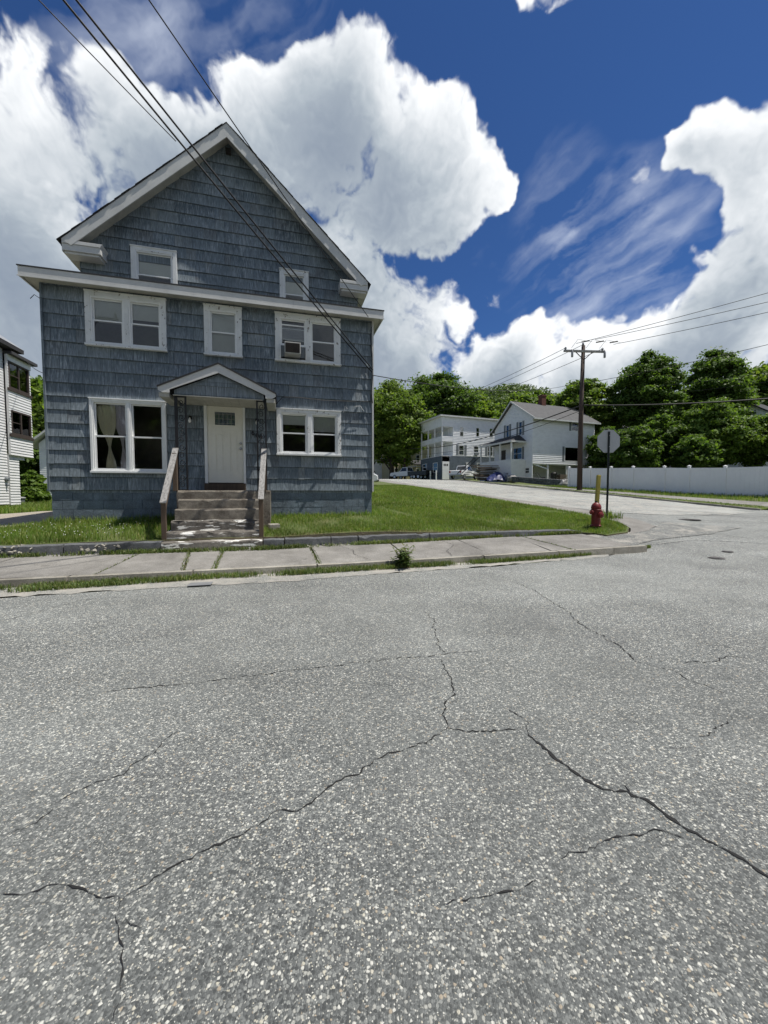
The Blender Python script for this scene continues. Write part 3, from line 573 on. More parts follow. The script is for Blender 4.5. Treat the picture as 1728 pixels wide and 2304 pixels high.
sheet('side_bank', [st(t, -2.0) for t in (-4, 2, 8, 14, 20)] + [st(t, -6) for t in (20, 14, 8, 2, -4)], gR, M_TURF, [(.5, 60)], .03, rough=.05)
mb = MB()
for t in np.arange(-1.5, 26, 1.5):
    a, b = st(t, 0), st(t + 1.46, 0); a2, b2 = st(t, -.13), st(t + 1.46, -.13); za, zb = zR(*a), zR(*b)
    m_ = MB(); m_.add([(*a, za-.05), (*b, zb-.05), (*b2, zb-.05), (*a2, za-.05), (*a, za+.09), (*b, zb+.09), (*b2, zb+.09), (*a2, za+.09)], [(4,7,6,5), (0,4,5,1), (1,5,6,2), (2,6,7,3), (3,7,4,0)])
    m_.build('kerb_stone', M_KERB, kb)

# ------------------------------------------------------------------ the blue shingled house
HS, HD, HZ = -1.41, 11.0, -.70            # root: middle of the front wall, ground level
house = empty('shingled_house', sd(HS, HD) + (EYE + HZ,), YAW, 'large blue grey shingled house with steep front gable and white trim', 'house')
def hv(s, d, z): return (s - HS, d - HD, z - HZ)
class HB(MB):                             # builder in street coordinates s, d and eye-relative z
    def b(s, s0, s1, d0, d1, z0, z1): return s.box(s0 - HS, s1 - HS, d0 - HD, d1 - HD, z0 - HZ, z1 - HZ)
    def pr(s, pts, d0, d1): return s.prism([(p[0] - HS, p[1] - HZ) for p in pts], d0 - HD, d1 - HD, 'y')
    def t(s, pts, r, n=8): return s.tube([hv(*p) for p in pts], r, n)
SL, SR, SU0, SU1, APX = -5.385, 2.57, -5.27, 2.46, -1.40
DU = 12.66
PITCH = .3214; Z0 = .09
def roofz(s): return 10.46 - abs(s - APX) * (3.88 / 4.14)      # underside line of the main roof
WIN = dict(w1=(-4.515,-2.76,3.575,4.87,11.0), w2=(-1.885,-.965,3.58,4.865,11.0), w3=(-.125,1.645,3.585,4.872,11.0), w4=(-4.495,-2.82,.51,2.32,11.0), w5=(-.115,1.645,1.052,2.32,11.0), w6=(-4.035,-2.86,5.52,6.985,DU), w7=(.012,.895,5.52,6.945,DU))
DOOR = (-1.935, -.925, .16, 2.36)
def subtract(rects, h):
    out = []
    for (a, b, c, d) in rects:
        x0, x1, y0, y1 = h
        if x1 <= a or x0 >= b or y1 <= c or y0 >= d: out.append((a, b, c, d)); continue
        if y0 > c: out.append((a, b, c, y0))
        if y1 < d: out.append((a, b, y1, d))
        c2, d2 = max(c, y0), min(d, y1)
        if x0 > a: out.append((a, x0, c2, d2))
        if x1 < b: out.append((x1, b, c2, d2))
    return out
def clip(poly, a, b, c):                  # keep a*x + b*y <= c
    out = []
    for i in range(len(poly)):
        p, q = poly[i], poly[(i+1) % len(poly)]; fp = a*p[0] + b*p[1] - c; fq = a*q[0] + b*q[1] - c
        if fp <= 0: out.append(p)
        if fp * fq < 0: t = fp / (fp - fq); out.append((p[0] + (q[0]-p[0])*t, p[1] + (q[1]-p[1])*t))
    return out
# structural walls with openings
def holes(names): return [(WIN[n][0] + .06, WIN[n][1] - .06, WIN[n][2] + .05, WIN[n][3] - .06) for n in names]
w = HB(); R = [(SL, SR, .02, 5.02)]
for h in holes(('w1','w2','w3','w4','w5')) + [(-1.9, -.96, .2, 2.32)]: R = subtract(R, h)
for a, b, c, d in R: w.b(a, b, 11.03, 11.15, c, d)
w.b(SL, SL + .12, 11.15, DU, .02, 5.02); w.b(SR - .12, SR, 11.15, DU, .02, 5.02)
R = [(SU0, SU1, 5.02, 6.62)]
for h in holes(('w6','w7')): R = subtract(R, h)
for a, b, c, d in R: w.b(a, b, DU + .03, DU + .15, c, d)
tri = clip(clip([(SU0, 6.62), (SU1, 6.62), (SU1, 11), (SU0, 11)], -(3.88/4.14), 1, 10.46 - APX * (3.88/4.14)), (3.88/4.14), 1, 10.46 + APX * (3.88/4.14)); w.pr(tri, DU + .03, DU + .15)
w.b(SU0, SU0 + .12, DU + .15, 22, .02, 6.55); w.b(SU1 - .12, SU1, DU + .15, 22, .02, 6.55)
w.pr([(SU0, .02), (SU1, .02), (SU1, 6.55), (APX, roofz(APX)), (SU0, 6.55)], 21.9, 22.02)
wall = w.build('wall', M_SHING, house)
rm = HB().b(SL + .2, SR - .2, 12.1, 12.14, .05, 5.0).b(SU0 + .2, SU1 - .2, 14.2, 14.24, 5.3, 7.2).b(SL + .15, SR - .15, 11.16, 12.1, 2.72, 2.86).b(SL + .15, SR - .15, 11.16, 14.2, 5.0, 5.2).b(-2.35, -2.27, 11.16, 12.1, .1, 5.).b(-.55, -.47, 11.16, 12.1, .1, 5.).b(SL + .15, SR - .15, 11.16, 12.1, 0, .12)
rm.build('interior', M_ROOM, house)
# shingles, one by one
SH = []
def course_set(s0, s1, zlo, zhi, d, hs, gable=False):
    j = 0; rnd = random.Random(int(d * 10))
    while zlo + j * PITCH < zhi:
        z0 = zlo + j * PITCH; z1 = min(zlo + (j + 1) * PITCH + .012, zhi); s = s0 - rnd.uniform(0, .2)
        if gable:
            half = (10.46 - z0) / (3.88 / 4.14); a, b = max(s0, APX - half), min(s1, APX + half); s = a - rnd.uniform(0, .2)
        else: a, b = s0, s1
        while s < b:
            wd = rnd.choice([.14, .18, .22, .26, .3, .36, .44, .5]) * rnd.uniform(.9, 1.1); x0, x1 = max(a, s + .003), min(b, s + wd - .003); s += wd
            if x1 - x0 < .02: continue
            tb = rnd.uniform(.024, .036) + .003 * math.sin(s * 1.7 + j * 2.1); zb = z0 + rnd.uniform(-.005, .003) - (rnd.uniform(.006, .016) if rnd.random() < .08 else 0)
            rs = [(x0, x1, zb, z1)]
            for h in hs: rs = subtract(rs, h)
            for r in rs:
                if r[1] - r[0] < .012 or r[3] - r[2] < .012: continue
                P = [(r[0], r[2]), (r[1], r[2]), (r[1], r[3]), (r[0], r[3])]
                if gable:
                    k = 3.88 / 4.14; P = clip(clip(P, -k, 1, 10.44 - APX * k), k, 1, 10.44 + APX * k)
                    if len(P) < 3: continue
                SH.append((P, z0, tb, d, (r[1] - r[0]) * (r[3] - r[2]) / d ** 2))
        j += 1
trimh = lambda n: (WIN[n][0] + .01, WIN[n][1] - .01, WIN[n][2] + .01, WIN[n][3] - .01)
course_set(SL, SR, Z0, 5.0, 11.0, [trimh(n) for n in ('w1','w2','w3','w4','w5')] + [(DOOR[0] + .01, DOOR[1] - .01, DOOR[2] - .2, DOOR[3] - .01)])
course_set(SU0, SU1, Z0 + PITCH * 16, 10.5, DU, [trimh('w6'), trimh('w7')], True)
def shingle_geo(mb, P, z0, tb, d, org=(0, 0)):
    n = len(P); f = [(p[0] - HS - org[0], d - HD + .03 - (tb + (.004 - tb) * (p[1] - z0) / PITCH), p[1] - HZ - org[1]) for p in P]; bk = [(p[0] - HS - org[0], d - HD + .029, p[1] - HZ - org[1]) for p in P]
    mb.add(f + bk, [tuple(range(n)), tuple(range(n, 2*n))[::-1]] + [(i, i + n, (i+1) % n + n, (i+1) % n) for i in range(n)])
SH.sort(key=lambda q: -q[4]); rest = MB()
for i, (P, z0, tb, d, _) in enumerate(SH):
    if i < 298:
        m_ = MB(); shingle_geo(m_, P, z0, tb, d); m_.build('shingle', M_SHING, wall)
    else: shingle_geo(rest, P, z0, tb, d)
tag(rest.build('shingles', M_SHING, wall), kind='stuff')
# lapped courses on the two side walls
sidem = MB()
for x, sg, d0, d1, zt in ((SL, -1, 11.0, DU, 5.0), (SR, 1, 11.0, DU, 5.0), (SU0, -1, DU, 22, 6.5), (SU1, 1, DU, 22, 6.5)):
    z = Z0
    while z < zt:
        z2 = min(z + PITCH, zt); a = x - HS; sidem.prism([(a, z - HZ), (a + sg * .024, z - HZ), (a + sg * .004, z2 - HZ), (a, z2 - HZ)], d0 - HD, d1 - HD, 'y'); z += PITCH
tag(sidem.build('side_siding', M_SHING, house), kind='stuff')
HB().b(SR - .015, SR + .03, 10.965, 11.03, .06, 4.99).build('corner_board', M_FASCIA, house); HB().b(SL - .03, SL + .012, 10.97, 11.03, .06, 4.99).build('corner_board', M_SHING, house)
# foundation of painted concrete blocks
fd = HB().b(SL + .03, SR - .03, 11.06, 11.25, -1.1, .065).b(SL + .03, SL + .2, 11.2, 22, -1.1, .06).b(SR - .2, SR - .03, 11.2, 22, -1.1, .06).build('foundation', M_FOUND, house)
for j in range(5):
    z1 = .06 - j * .222; s = SL + .02 - (.215 if j % 2 else 0)
    while s < SR - .03:
        a, b = max(SL + .02, s + .004), min(SR - .02, s + .426); s += .43
        if b - a < .04 or (a > -2.3 and b < -.35): continue
        o_ = random.uniform(0, .006); HB().b(a, b, 11.035 - o_, 11.07, z1 - .217, z1 - .003).build('block', M_FOUND, fd)
# windows
def window(key, units, tw=.10, blinds=(), raised=None, peel=True):
    s0, s1, z0, z1, d = WIN[key]; f = HB(); yo = d - .045
    f.b(s0, s0 + tw, yo, d + .06, z0 + .05, z1); f.b(s1 - tw, s1, yo, d + .06, z0 + .05, z1); f.b(s0 + tw, s1 - tw, yo + .002, d + .06, z1 - tw, z1); f.b(s0 - .015, s1 + .015, yo - .03, d + .06, z0, z0 + .05); f.b(s0 - .012, s1 + .012, yo - .018, d + .03, z1 - .012, z1 + .014)
    n = units; mw = .05 if key == 'w4' else .10; iw = (s1 - s0 - 2 * tw - (n - 1) * mw) / n
    for k in range(1, n): x = s0 + tw + k * iw + (k - 1) * mw; f.b(x, x + mw, yo + .004, d + .06, z0 + .05, z1 - tw)
    win = f.build('window', M_TRIM if peel else M_VINYL, house, bevel=.004)
    for k in range(n):
        a = s0 + tw + k * (iw + mw); b = a + iw; c, e = z0 + .05, z1 - tw; fr = .032; v = HB()
        v.b(a, a + fr, d - .03, d + .09, c, e).b(b - fr, b, d - .03, d + .09, c, e).b(a + fr, b - fr, d - .028, d + .09, e - fr, e).b(a + fr, b - fr, d - .028, d + .09, c, c + fr); v.build('frame', M_VINYL, win)
        a += fr; b -= fr; c += fr; e -= fr; mid = (c + e) / 2; sw2 = .034
        for which, (za, zb), dy in (('upper', (mid - .02, e), .035), ('lower', (c, mid + .02), 0.0)):
            if which == 'lower' and raised and raised[0] == k: za, zb = raised[1], raised[1] + (zb - za)
            sh = HB(); y0 = d + dy - .01; sh.b(a, a + sw2, y0, y0 + .03, za, zb).b(b - sw2, b, y0, y0 + .03, za, zb).b(a + sw2, b - sw2, y0 + .001, y0 + .03, zb - sw2, zb).b(a + sw2, b - sw2, y0 + .001, y0 + .03, za, za + sw2); sh.build('sash', M_VINYL, win)
            HB().add([hv(q, y0 + .014, r_) for q, r_ in ((a + sw2 - .004, za + sw2 - .004), (b - sw2 + .004, za + sw2 - .004), (b - sw2 + .004, zb - sw2 + .004), (a + sw2 - .004, zb - sw2 + .004))], [(0, 1, 2, 3)]).build('pane', M_GLASS, win)
        for (u, p0, p1, sl) in blinds:
            if u != k: continue
            q0, q1 = c + (e - c) * p0, c + (e - c) * p1; bl = HB()
            if sl:
                z = q0
                while z < q1: bl.b(a, b, d + .070, d + .082, z, z + .019); z += .025
            else: bl.b(a, b, d + .070, d + .074, q0, q1)
            bl.build('blind', M_BLIND, win)
    return win
wl = {}
wl['w1'] = window('w1', 2, .115, [(0, .55, 1, 0), (1, .62, 1, 0)]); wl['w2'] = window('w2', 1, .115, [(0, .5, 1, 0), (0, .0, .5, 1)]); wl['w3'] = window('w3', 2, .115, [(0, .78, .80, 0)], raised=(0, 4.04))
wl['w4'] = window('w4', 2, .055, [], peel=False); wl['w5'] = window('w5', 2, .10, [(0, .73, 1, 0), (1, .58, 1, 1)]); wl['w6'] = window('w6', 1, .11, [(0, .5, 1, 0)]); wl['w7'] = window('w7', 1, .11, [(0, .52, 1, 0)])
for k, lab in dict(w1='paired upper window with peeling trim at left', w4='large vinyl picture window with curtains', w3='paired upper window holding an air conditioner').items(): wl[k]['label'] = lab
# curtains behind the large window
def curtain(label, s0, s1, mat, tie, gr='curtains behind the large ground floor window'):
    mb = MB(); nz, nx = 22, 16; vs = []
    for j in range(nz + 1):
        t = j / nz; z = 2.20 - t * 1.62; pinch = (1 - .80 * math.exp(-((t - tie) / .22) ** 2)) * (1 if t < tie else .62); m_ = (s0 + s1) / 2 + (.08 * t)
        for i in range(nx + 1):
            u = i / nx - .5; s = m_ + u * (s1 - s0) * pinch; x, y = sd(s, 11.105 + .012 * math.sin(i * 1.9) * pinch + .012 * math.sin(i * .7 + t * 3)); vs.append((x, y, z + EYE))
    mb.add(vs, [(j*(nx+1)+i, j*(nx+1)+i+1, (j+1)*(nx+1)+i+1, (j+1)*(nx+1)+i) for j in range(nz) for i in range(nx)])
    o = mb.build('curtain', mat, smooth=True); s_ = o.modifiers.new('solid', 'SOLIDIFY'); s_.thickness = .004
    tag(o, label, 'curtain', gr)
curtain('cream tied curtain at the left of the large window', -4.40, -3.98, M_CURT1, .62); curtain('lilac tied curtain in the middle of the left sash', -4.05, -3.74, M_CURT2, .60); curtain('cream curtain beside the mullion of the large window', -3.82, -3.60, M_CURT1, .85)
# air conditioner
ac = empty('air_conditioner', sd(.325, 10.99) + (EYE + 3.72,), YAW, 'small white air conditioner in the upper right paired window', 'air conditioner')
MB().box(-.21, .21, -.30, .12, 0, .30).build('casing', M_AC, ac, bevel=.012); MB().box(-.185, .185, -.306, -.29, .025, .275).build('grille', M_DARK, ac); MB().box(-.36, -.213, .0, .015, 0, .29).build('side_panel', M_SHUT, ac); MB().box(.213, .34, .0, .015, 0, .29).build('side_panel', M_SHUT, ac)
for k in range(9): MB().box(-.18, .18, -.312, -.3062, .045 + k * .025, .049 + k * .025).build('fin', M_BROWN, ac)
MB().box(-.40, .37, -.012, .02, .295, .325).build('rail', M_VINYL, ac)
# door
dr = HB(); dr.b(-1.935, -1.865, 10.96, 11.1, .27, 2.29).b(-.98, -.925, 10.96, 11.1, .16, 2.29).b(-1.935, -.925, 10.958, 11.1, 2.2905, 2.36); dr.build('door_frame', M_VINYL, house, bevel=.005)
HB().b(-1.95, -.93, 10.93, 11.1, .075, .27).build('threshold', M_POSTWOOD, house); HB().b(-1.93, -.93, 10.955, 11.0, 2.362, 2.40).build('head_board', M_POSTWOOD, house)
D = HB(); R = [(-1.86, -.985, .29, 2.285)]
PAN = [(-1.66, -1.47, .60, 1.56), (-1.31, -1.12, .60, 1.56)]; LITE = (-1.68, -1.17, 1.80, 2.15)
for h in PAN + [LITE]: R = subtract(R, h)
for a, b, c, d in R: D.b(a, b, 11.0, 11.045, c, d)
for a, b, c, d in PAN: D.b(a, b, 11.010, 11.045, c, d); D.b(a + .03, b - .03, 11.002, 11.011, c + .03, d - .03)
door = D.build('door', M_DOOR, house)
lf = HB().b(-1.71, -1.675, 10.985, 11.03, 1.77, 2.18).b(-1.175, -1.14, 10.985, 11.03, 1.77, 2.18).b(-1.675, -1.175, 10.986, 11.03, 2.145, 2.18).b(-1.675, -1.175, 10.986, 11.03, 1.77, 1.805); lf.build('glass_frame', M_DOOR, door)
HB().b(-1.68, -1.17, 11.02, 11.026, 1.8, 2.15).build('pane', m_glass('door_glass', (.85, .88, .92)), door)
HB().b(-1.68, -1.17, 11.032, 11.036, 1.8, 2.15).build('privacy_backing', simple('frosted_glass', (.50, .55, .60), .3, .5, 16, .2), door)
for k in range(1, 5): HB().b(-1.68 + k * .102 - .006, -1.68 + k * .102 + .006, 11.008, 11.03, 1.8, 2.15).build('came', M_STEEL, door)
for k, z in enumerate((1.85, 1.965, 2.08)): HB().b(-1.68, -1.17, 11.009, 11.031, z, z + .010).build('came', M_STEEL, door)
for z, r in ((1.335, .030), (1.195, .034)):
    M_ = Matrix.Translation(hv(-1.045, 11.0, z)) @ Matrix.Rotation(math.pi / 2, 4, 'X'); MB().lathe([(r, 0), (r, .012), (r * .45, .016), (r * .45, .035), (r * .9, .045), (r, .06), (r * .6, .072)], 16, M_).build('door_knob', M_STEEL, door, smooth=True)
# lamps beside the door, house number
for s, z in ((-2.26, 1.90), (-.62, 1.92)):
    lp = MB().lathe([(.05, 0), (.05, .02), (.03, .03), (.025, .07), (.035, .08)], 14, Matrix.Translation(hv(s, 10.98, z + .05)) @ Matrix.Rotation(math.pi / 2, 4, 'X')).build('wall_lamp', M_IRON, house, smooth=True)
    MB().lathe([(.012, .07), (.022, .05), (.034, .0), (.034, -.03), (.02, -.055), (.006, -.062)], 14, Matrix.Translation(hv(s, 10.91, z - .02))).build('bulb', M_BULB, lp, smooth=True)
for ch, s, z in (('6', -.765, 1.565), ('0', -.655, 1.505), ('4', -.56, 1.475)):
    cu = bpy.data.curves.new('numeral', 'FONT'); cu.body = ch; cu.size = .165; cu.extrude = .006; cu.offset = .006
    to = bpy.data.objects.new('numeral', cu); COL.objects.link(to); bpy.context.view_layer.update(); me = bpy.data.meshes.new_from_object(to); bpy.data.objects.remove(to)
    o = link('numeral', me, M_IRON, house); o.location = hv(s, 10.962, z); o.rotation_euler = (math.pi / 2, -.12, 0)
# addition roof with its wide fascia
ar = HB(); ar.add([hv(-5.70, 10.70, 5.125), hv(2.85, 10.70, 5.125), hv(2.85, 12.75, 5.50), hv(-5.70, 12.75, 5.50), hv(-5.70, 10.70, 5.150), hv(2.85, 10.70, 5.150), hv(2.85, 12.75, 5.525), hv(-5.70, 12.75, 5.525)], [(0,3,2,1),(4,5,6,7),(0,1,5,4),(1,2,6,5),(2,3,7,6),(3,0,4,7)])
prf = ar.build('porch_roof', M_ROOF, house)
for a, b in ((-5.68, -2.7), (-2.697, .35), (.353, 2.83)): HB().pr([(a, 4.905), (b, 4.905), (b, 5.122), (a, 5.122)], 10.715, 10.74).build('fascia', M_FASCIA, prf)
HB().b(-5.70, 2.85, 10.709, 10.7145, 4.90, 4.925).build('drip_edge', M_FASCIA, prf)
for x0, x1 in ((-5.68, -5.655), (2.805, 2.83)): HB().add([hv(x, d, z) for x in (x0, x1) for d, z in ((10.741, 4.905), (12.6, 4.905), (12.6, 5.47), (10.741, 5.122))], [(0,1,2,3), (7,6,5,4), (0,4,5,1), (1,5,6,2), (2,6,7,3), (3,7,4,0)]).build('side_fascia', M_FASCIA, prf)
x = -5.65
while x < 2.79:
    HB().b(x + .003, min(x + .297, 2.8), 10.742, 10.98, 4.93, 4.94).build('soffit_board', M_SOFF, prf); x += .30
HB().b(-5.65, SL - .03, 10.98, 12.6, 4.93, 4.94).b(SR + .03, 2.8, 10.98, 12.6, 4.93, 4.94).build('soffit', M_SOFF, prf)
# main gable roof
k = 3.88 / 4.14; th = .16; rf = HB()
for sg in (-1, 1):
    t = APX + sg * 4.15; rf.pr([(APX, 10.585), (t, 10.585 - 4.15 * k), (t, 10.585 - 4.15 * k - th), (APX, 10.585 - th)], 12.302, 22.4); rf.pr([(APX, 10.585), (t, 10.585 - 4.15 * k), (t, 10.569 - 4.15 * k), (APX, 10.569)], 12.245, 12.301)
roof = rf.build('roof', M_ROOF, house)
for sg in (-1, 1):
    t = APX + sg * 4.12; HB().pr([(APX, 10.565), (t, 10.565 - 4.12 * k), (t, 10.565 - 4.12 * k - .03), (t - sg * .22, 10.565 - 4.12 * k - .14), (APX, 10.565 - .375)], 12.265, 12.295).build('rake_board', M_FASCIA, roof)
    HB().pr([(APX, 10.40), (t, 10.40 - 4.12 * k), (t, 10.35 - 4.12 * k), (APX, 10.35)], 12.296, DU + .02).build('rake_soffit', M_SOFF, roof)
    a, b = sorted((APX + sg * 4.12, APX + sg * 3.24)); rr = HB(); rr.pr([(a, 6.43), (b, 6.43), (b, 6.60), (a, 6.60)], 12.29, DU + .04); rr.pr([(a, 6.60), (b, 6.60), (b - .05 * sg if sg < 0 else b, 6.69), (a, 6.69)], 12.27, DU + .03); rr.b(a + (.03 if sg < 0 else .05), b - (.05 if sg < 0 else .03), 12.33, DU + .02, 6.37, 6.429); rr.build('cornice_return', M_FASCIA, roof, bevel=.006)
    e0, e1 = sorted((APX + sg * 4.12, APX + sg * 3.90)); HB().b(e0, e1, DU + .05, 22.3, 6.38, 6.40).build('eave_soffit', M_SOFF, roof)
    q = APX + sg * 4.13; q0, q1 = sorted((q, q - sg * .025)); HB().b(q0, q1, 12.30, 22.38, 6.40, 6.62).build('eave_fascia', M_FASCIA, roof)
    for i in range(24):      # overlapping roofing along the rake, seen edge-on
        u0 = .10 + i * .170; u1 = u0 + .21; HB().pr([(APX + sg * u0, 10.592 - u0 * k), (APX + sg * u1, 10.601 - u1 * k), (APX + sg * u1, 10.589 - u1 * k), (APX + sg * u0, 10.5865 - u0 * k)], 12.235 + random.uniform(-.012, .012), 22.4).build('roof_course', M_ROOF, roof)
HB().b(APX - .07, APX + .07, 12.55, DU + .04, 10.02, 10.12).build('ridge_beam', M_DARK, roof)
# entrance canopy
cs_, cz, ck = -1.418, 3.10, .475; cp = HB()
for sg in (-1, 1):
    t = cs_ + sg * 1.315; cp.pr([(cs_, cz), (t, cz - 1.315 * ck), (t, cz - 1.315 * ck - .035), (cs_, cz - .035)], 9.94, 11.0)
canopy = cp.build('canopy', M_ROOF, house)
for sg in (-1, 1):
    t = cs_ + sg * 1.30; HB().pr([(cs_, cz - .036), (t, cz - 1.30 * ck - .036), (t, cz - 1.30 * ck - .10), (t - sg * .09, cz - 1.30 * ck - .155), (t - sg * .24, cz - 1.30 * ck - .155), (t - sg * .245, cz - 1.055 * ck - .195), (cs_, cz - .24)], 9.96, 9.985).build('rake_board', M_FASCIA, canopy)
    a, b = sorted((t - sg * .22, t - sg * .012)); HB().b(a, b, 9.99, 10.99, 2.235, 2.33).build('eave_box', M_SOFF, canopy)
HB().pr([(-2.40, 2.305), (-.40, 2.305), (-.40, 2.42), (cs_, 2.86), (-2.40, 2.42)], 10.06, 10.09).build('gable_board', M_SHING, canopy)
HB().pr([(-1.95, 2.56), (-.88, 2.56), (cs_, 2.83)], 10.048, 10.059).build('gable_board', M_SHING, canopy)
x = -2.42
while x < -.42: HB().b(x + .003, x + .197, 10.0, 10.99, 2.285, 2.30).build('ceiling_board', M_SOFF, canopy); x += .2
# iron porch posts with scrolls
for s0 in (-2.37, -.565):
    o = HB(); o.b(s0 - (.036 if s0 < -2 else .019), s0 + (.03 if s0 < -2 else .019), 10.06, 10.09, .08, 2.30); o.b(s0 + .182, s0 + .220, 10.06, 10.09, .08, 2.30); o.b(s0 - .03, s0 + .23, 10.05, 10.10, .08, .10); o.b(s0 - .02, s0 + .22, 10.055, 10.095, 2.26, 2.285)
    post = o.build('iron_post', M_IRON, house)
    for kz in range(6):
        zc = .30 + kz * .35
        for sg in (-1, 1):
            pts = []
            for i in range(26):
                u = i / 25; ang = u * 2.2 * 2 * math.pi / 1.6; r = .075 * (1 - .75 * u); pts.append((s0 + .10 + sg * (.01 + r * math.cos(ang) * .9 - .0), 10.075, zc + sg * (.09 - r * math.sin(ang) * 1.1)))
            HB().t(pts, .008, 5).build('scroll', M_IRON, post, smooth=True)
# cables fixed to the wall
HB().t([(-.12, 10.95, 2.42), (.05, 10.955, 2.62), (.4, 10.955, 2.64), (1.2, 10.955, 2.60), (1.9, 10.955, 2.62), (2.5, 10.955, 2.66), (2.55, 10.95, 3.2)], .010, 6).build('wall_cable', M_WIRE, house)
HB().t([(2.53, 10.94, 4.75), (2.50, 10.93, 4.4), (2.55, 10.94, 4.0), (2.56, 10.94, 3.3), (2.52, 10.93, 2.9), (2.56, 10.94, 2.6)], .012, 6).build('wall_cable', M_WIRE, house)
HB().t([(1.72, 10.94, 2.30), (1.76, 10.93, 2.48), (1.82, 10.92, 2.40)], .007, 6).build('wall_cable', M_FASCIA, house); HB().t([(1.98, 10.94, 2.36), (2.02, 10.92, 2.48), (2.2, 10.92, 2.50), (2.3, 10.94, 2.36)], .007, 6).build('wall_cable', M_FASCIA, house)
HB().t([(SL - .01, 10.98, 4.55), (SL - .12, 10.95, 4.62), (SL - .20, 10.95, 4.52)], .008, 6).build('wire_hook', M_WIRE, house)

# ------------------------------------------------------------------ front steps, railings
def rough_block(name, s0, s1, d0, d1, z0, z1, mat, parent, chip=.012, n=14):
    rows = []
    for i in range(n + 1):
        s = s0 + (s1 - s0) * i / n; c = random.uniform(0, chip); c2 = random.uniform(0, chip * .6)
        if random.random() < .12: c += chip * 1.6
        rows.append([hv(s, d0 + .006, z0), hv(s, d0 + c2, z1 - .025 - c), hv(s, d0 + .012 + c, z1 - .004 - c2 * .5), hv(s, d0 + .05, z1), hv(s, d1, z1), hv(s, d1, z0)])
    mb = MB(); m = 6; mb.add([p for r in rows for p in r], [(i*m+j, i*m+(j+1) % m, (i+1)*m+(j+1) % m, (i+1)*m+j) for i in range(n) for j in range(m)][::1] + [tuple(range(m))[::-1], tuple(n*m+j for j in range(m))])
    mb.f = [f[::-1] for f in mb.f]
    return mb.build(name, mat, parent)
steps = empty('front_steps', sd(HS, HD) + (EYE + HZ,), YAW, 'worn concrete front steps with flaking white paint', 'steps')
rough_block('landing', -2.38, -.285, 9.95, 10.99, -1.15, .077, M_STEP, steps)
for i, (a, b, d, z) in enumerate([(-2.30, -.485, 9.745, -.128), (-2.33, -.48, 9.545, -.352), (-2.365, -.47, 9.345, -.602), (-2.42, -.455, 9.13, -.822)]):
    rough_block('step', a, b, d, 9.98 - i * .002, -1.2, z, M_STEPW if i in (2, 3) else M_STEP, steps, .014 + .008 * i)
cb = MB(); cb.box(-.13, .13, -.12, .12, 0, .22); o = cb.build('concrete_block', M_KERB, bevel=.02); o.location = sd(-.20, 9.82) + (EYE - .96,); o.rotation_euler = (0, 0, YAW + .2); tag(o, 'tan concrete block beside the foot of the landing', 'block')
def railing(label, s, zt, zb, dt, db, lean=0):
    r = empty('wooden_railing', sd(s, db) + (EYE - 1.0,), YAW, label, 'railing', 'railings of the front steps'); P = lambda s_, d, z: (s_ - s, d - db, z + 1.0)
    MB().bar(P(s + lean, dt, zt), P(s, db, zb), .125, .034).build('rail_board', M_OLDWOOD, r, bevel=.004)
    MB().box(-.05, .045, .02, .10, -.10, zb + 1.0 + .06).build('post', M_POSTWOOD, r, bevel=.004)
    MB().box(lean - .05, lean + .04, dt - db - .12, dt - db - .03, 1.06, zt + 1.0 - .12).build('post', M_POSTWOOD, r, bevel=.004)
    MB().bar(P(s + lean - .02, dt - .1, zt - .30), P(s - .02, db + .06, zb - .30), .035, .09).build('lower_rail', M_POSTWOOD, r)
railing('left leaning weathered grey wooden stair railing', -2.45, 1.06, -.20, 10.02, 9.12, .06); railing('right weathered grey wooden stair railing', -.46, 1.10, -.13, 10.02, 9.12, .05)

# ------------------------------------------------------------------ street furniture
HX, HY = 6.30, 11.42
hyd = empty('fire_hydrant', (HX, HY, zL(HX, HY) - .01), .35, 'faded red fire hydrant on the lawn corner', 'hydrant'); hyd.scale = (1.1, 1.1, 1.06)
MB().lathe([(.135, 0), (.14, .03), (.115, .05), (.112, .07), (.112, .44), (.135, .45), (.135, .475), (.118, .485), (.125, .51)], 20).build('barrel', M_RED, hyd, smooth=False, bevel=.004)
MB().lathe([(.125, .51), (.128, .53), (.118, .58), (.09, .635), (.055, .665), (.045, .672)], 20).build('bonnet', M_RED, hyd, smooth=True)
MB().lathe([(.03, .67), (.03, .70), (.024, .715)], 6).build('operating_nut', M_IRON, hyd)
for a, r, l in ((0, .055, .19), (math.pi, .055, .19), (-math.pi / 2, .075, .185)):
    M_ = Matrix.Rotation(a, 4, 'Z') @ Matrix.Translation((0, 0, .40 if r < .06 else .33)) @ Matrix.Rotation(math.pi / 2, 4, 'Y')
    MB().lathe([(r * .8, .08), (r * .8, l - .06), (r * 1.05, l - .055), (r * 1.05, l - .01), (r * .7, l), (r * .35, l + .002), (r * .35, l + .028)], 14, M_).build('outlet_cap', M_RED, hyd)
MB().tube([(.15, .02, .37), (.17, -.02, .31), (.14, -.06, .27), (.11, -.06, .33)], .006, 5).build('chain', M_IRON, hyd)
SX, SY = 7.48, 12.9
stop = empty('stop_sign', (SX, SY, EYE - .74), 0, 'grey back of an octagonal stop sign on a dark post', 'sign')
MB().box(-.03, .03, -.012, .012, -.15, 2.80).box(-.006, .006, -.030, -.010, -.15, 2.80).build('post', M_GREENPOST, stop)
MB().prism([(.405 * math.cos(rad(22.5 + 45 * k)), 2.48 + .405 * math.sin(rad(22.5 + 45 * k))) for k in range(8)], .014, .018, 'y').build('plate', M_SIGN, stop)
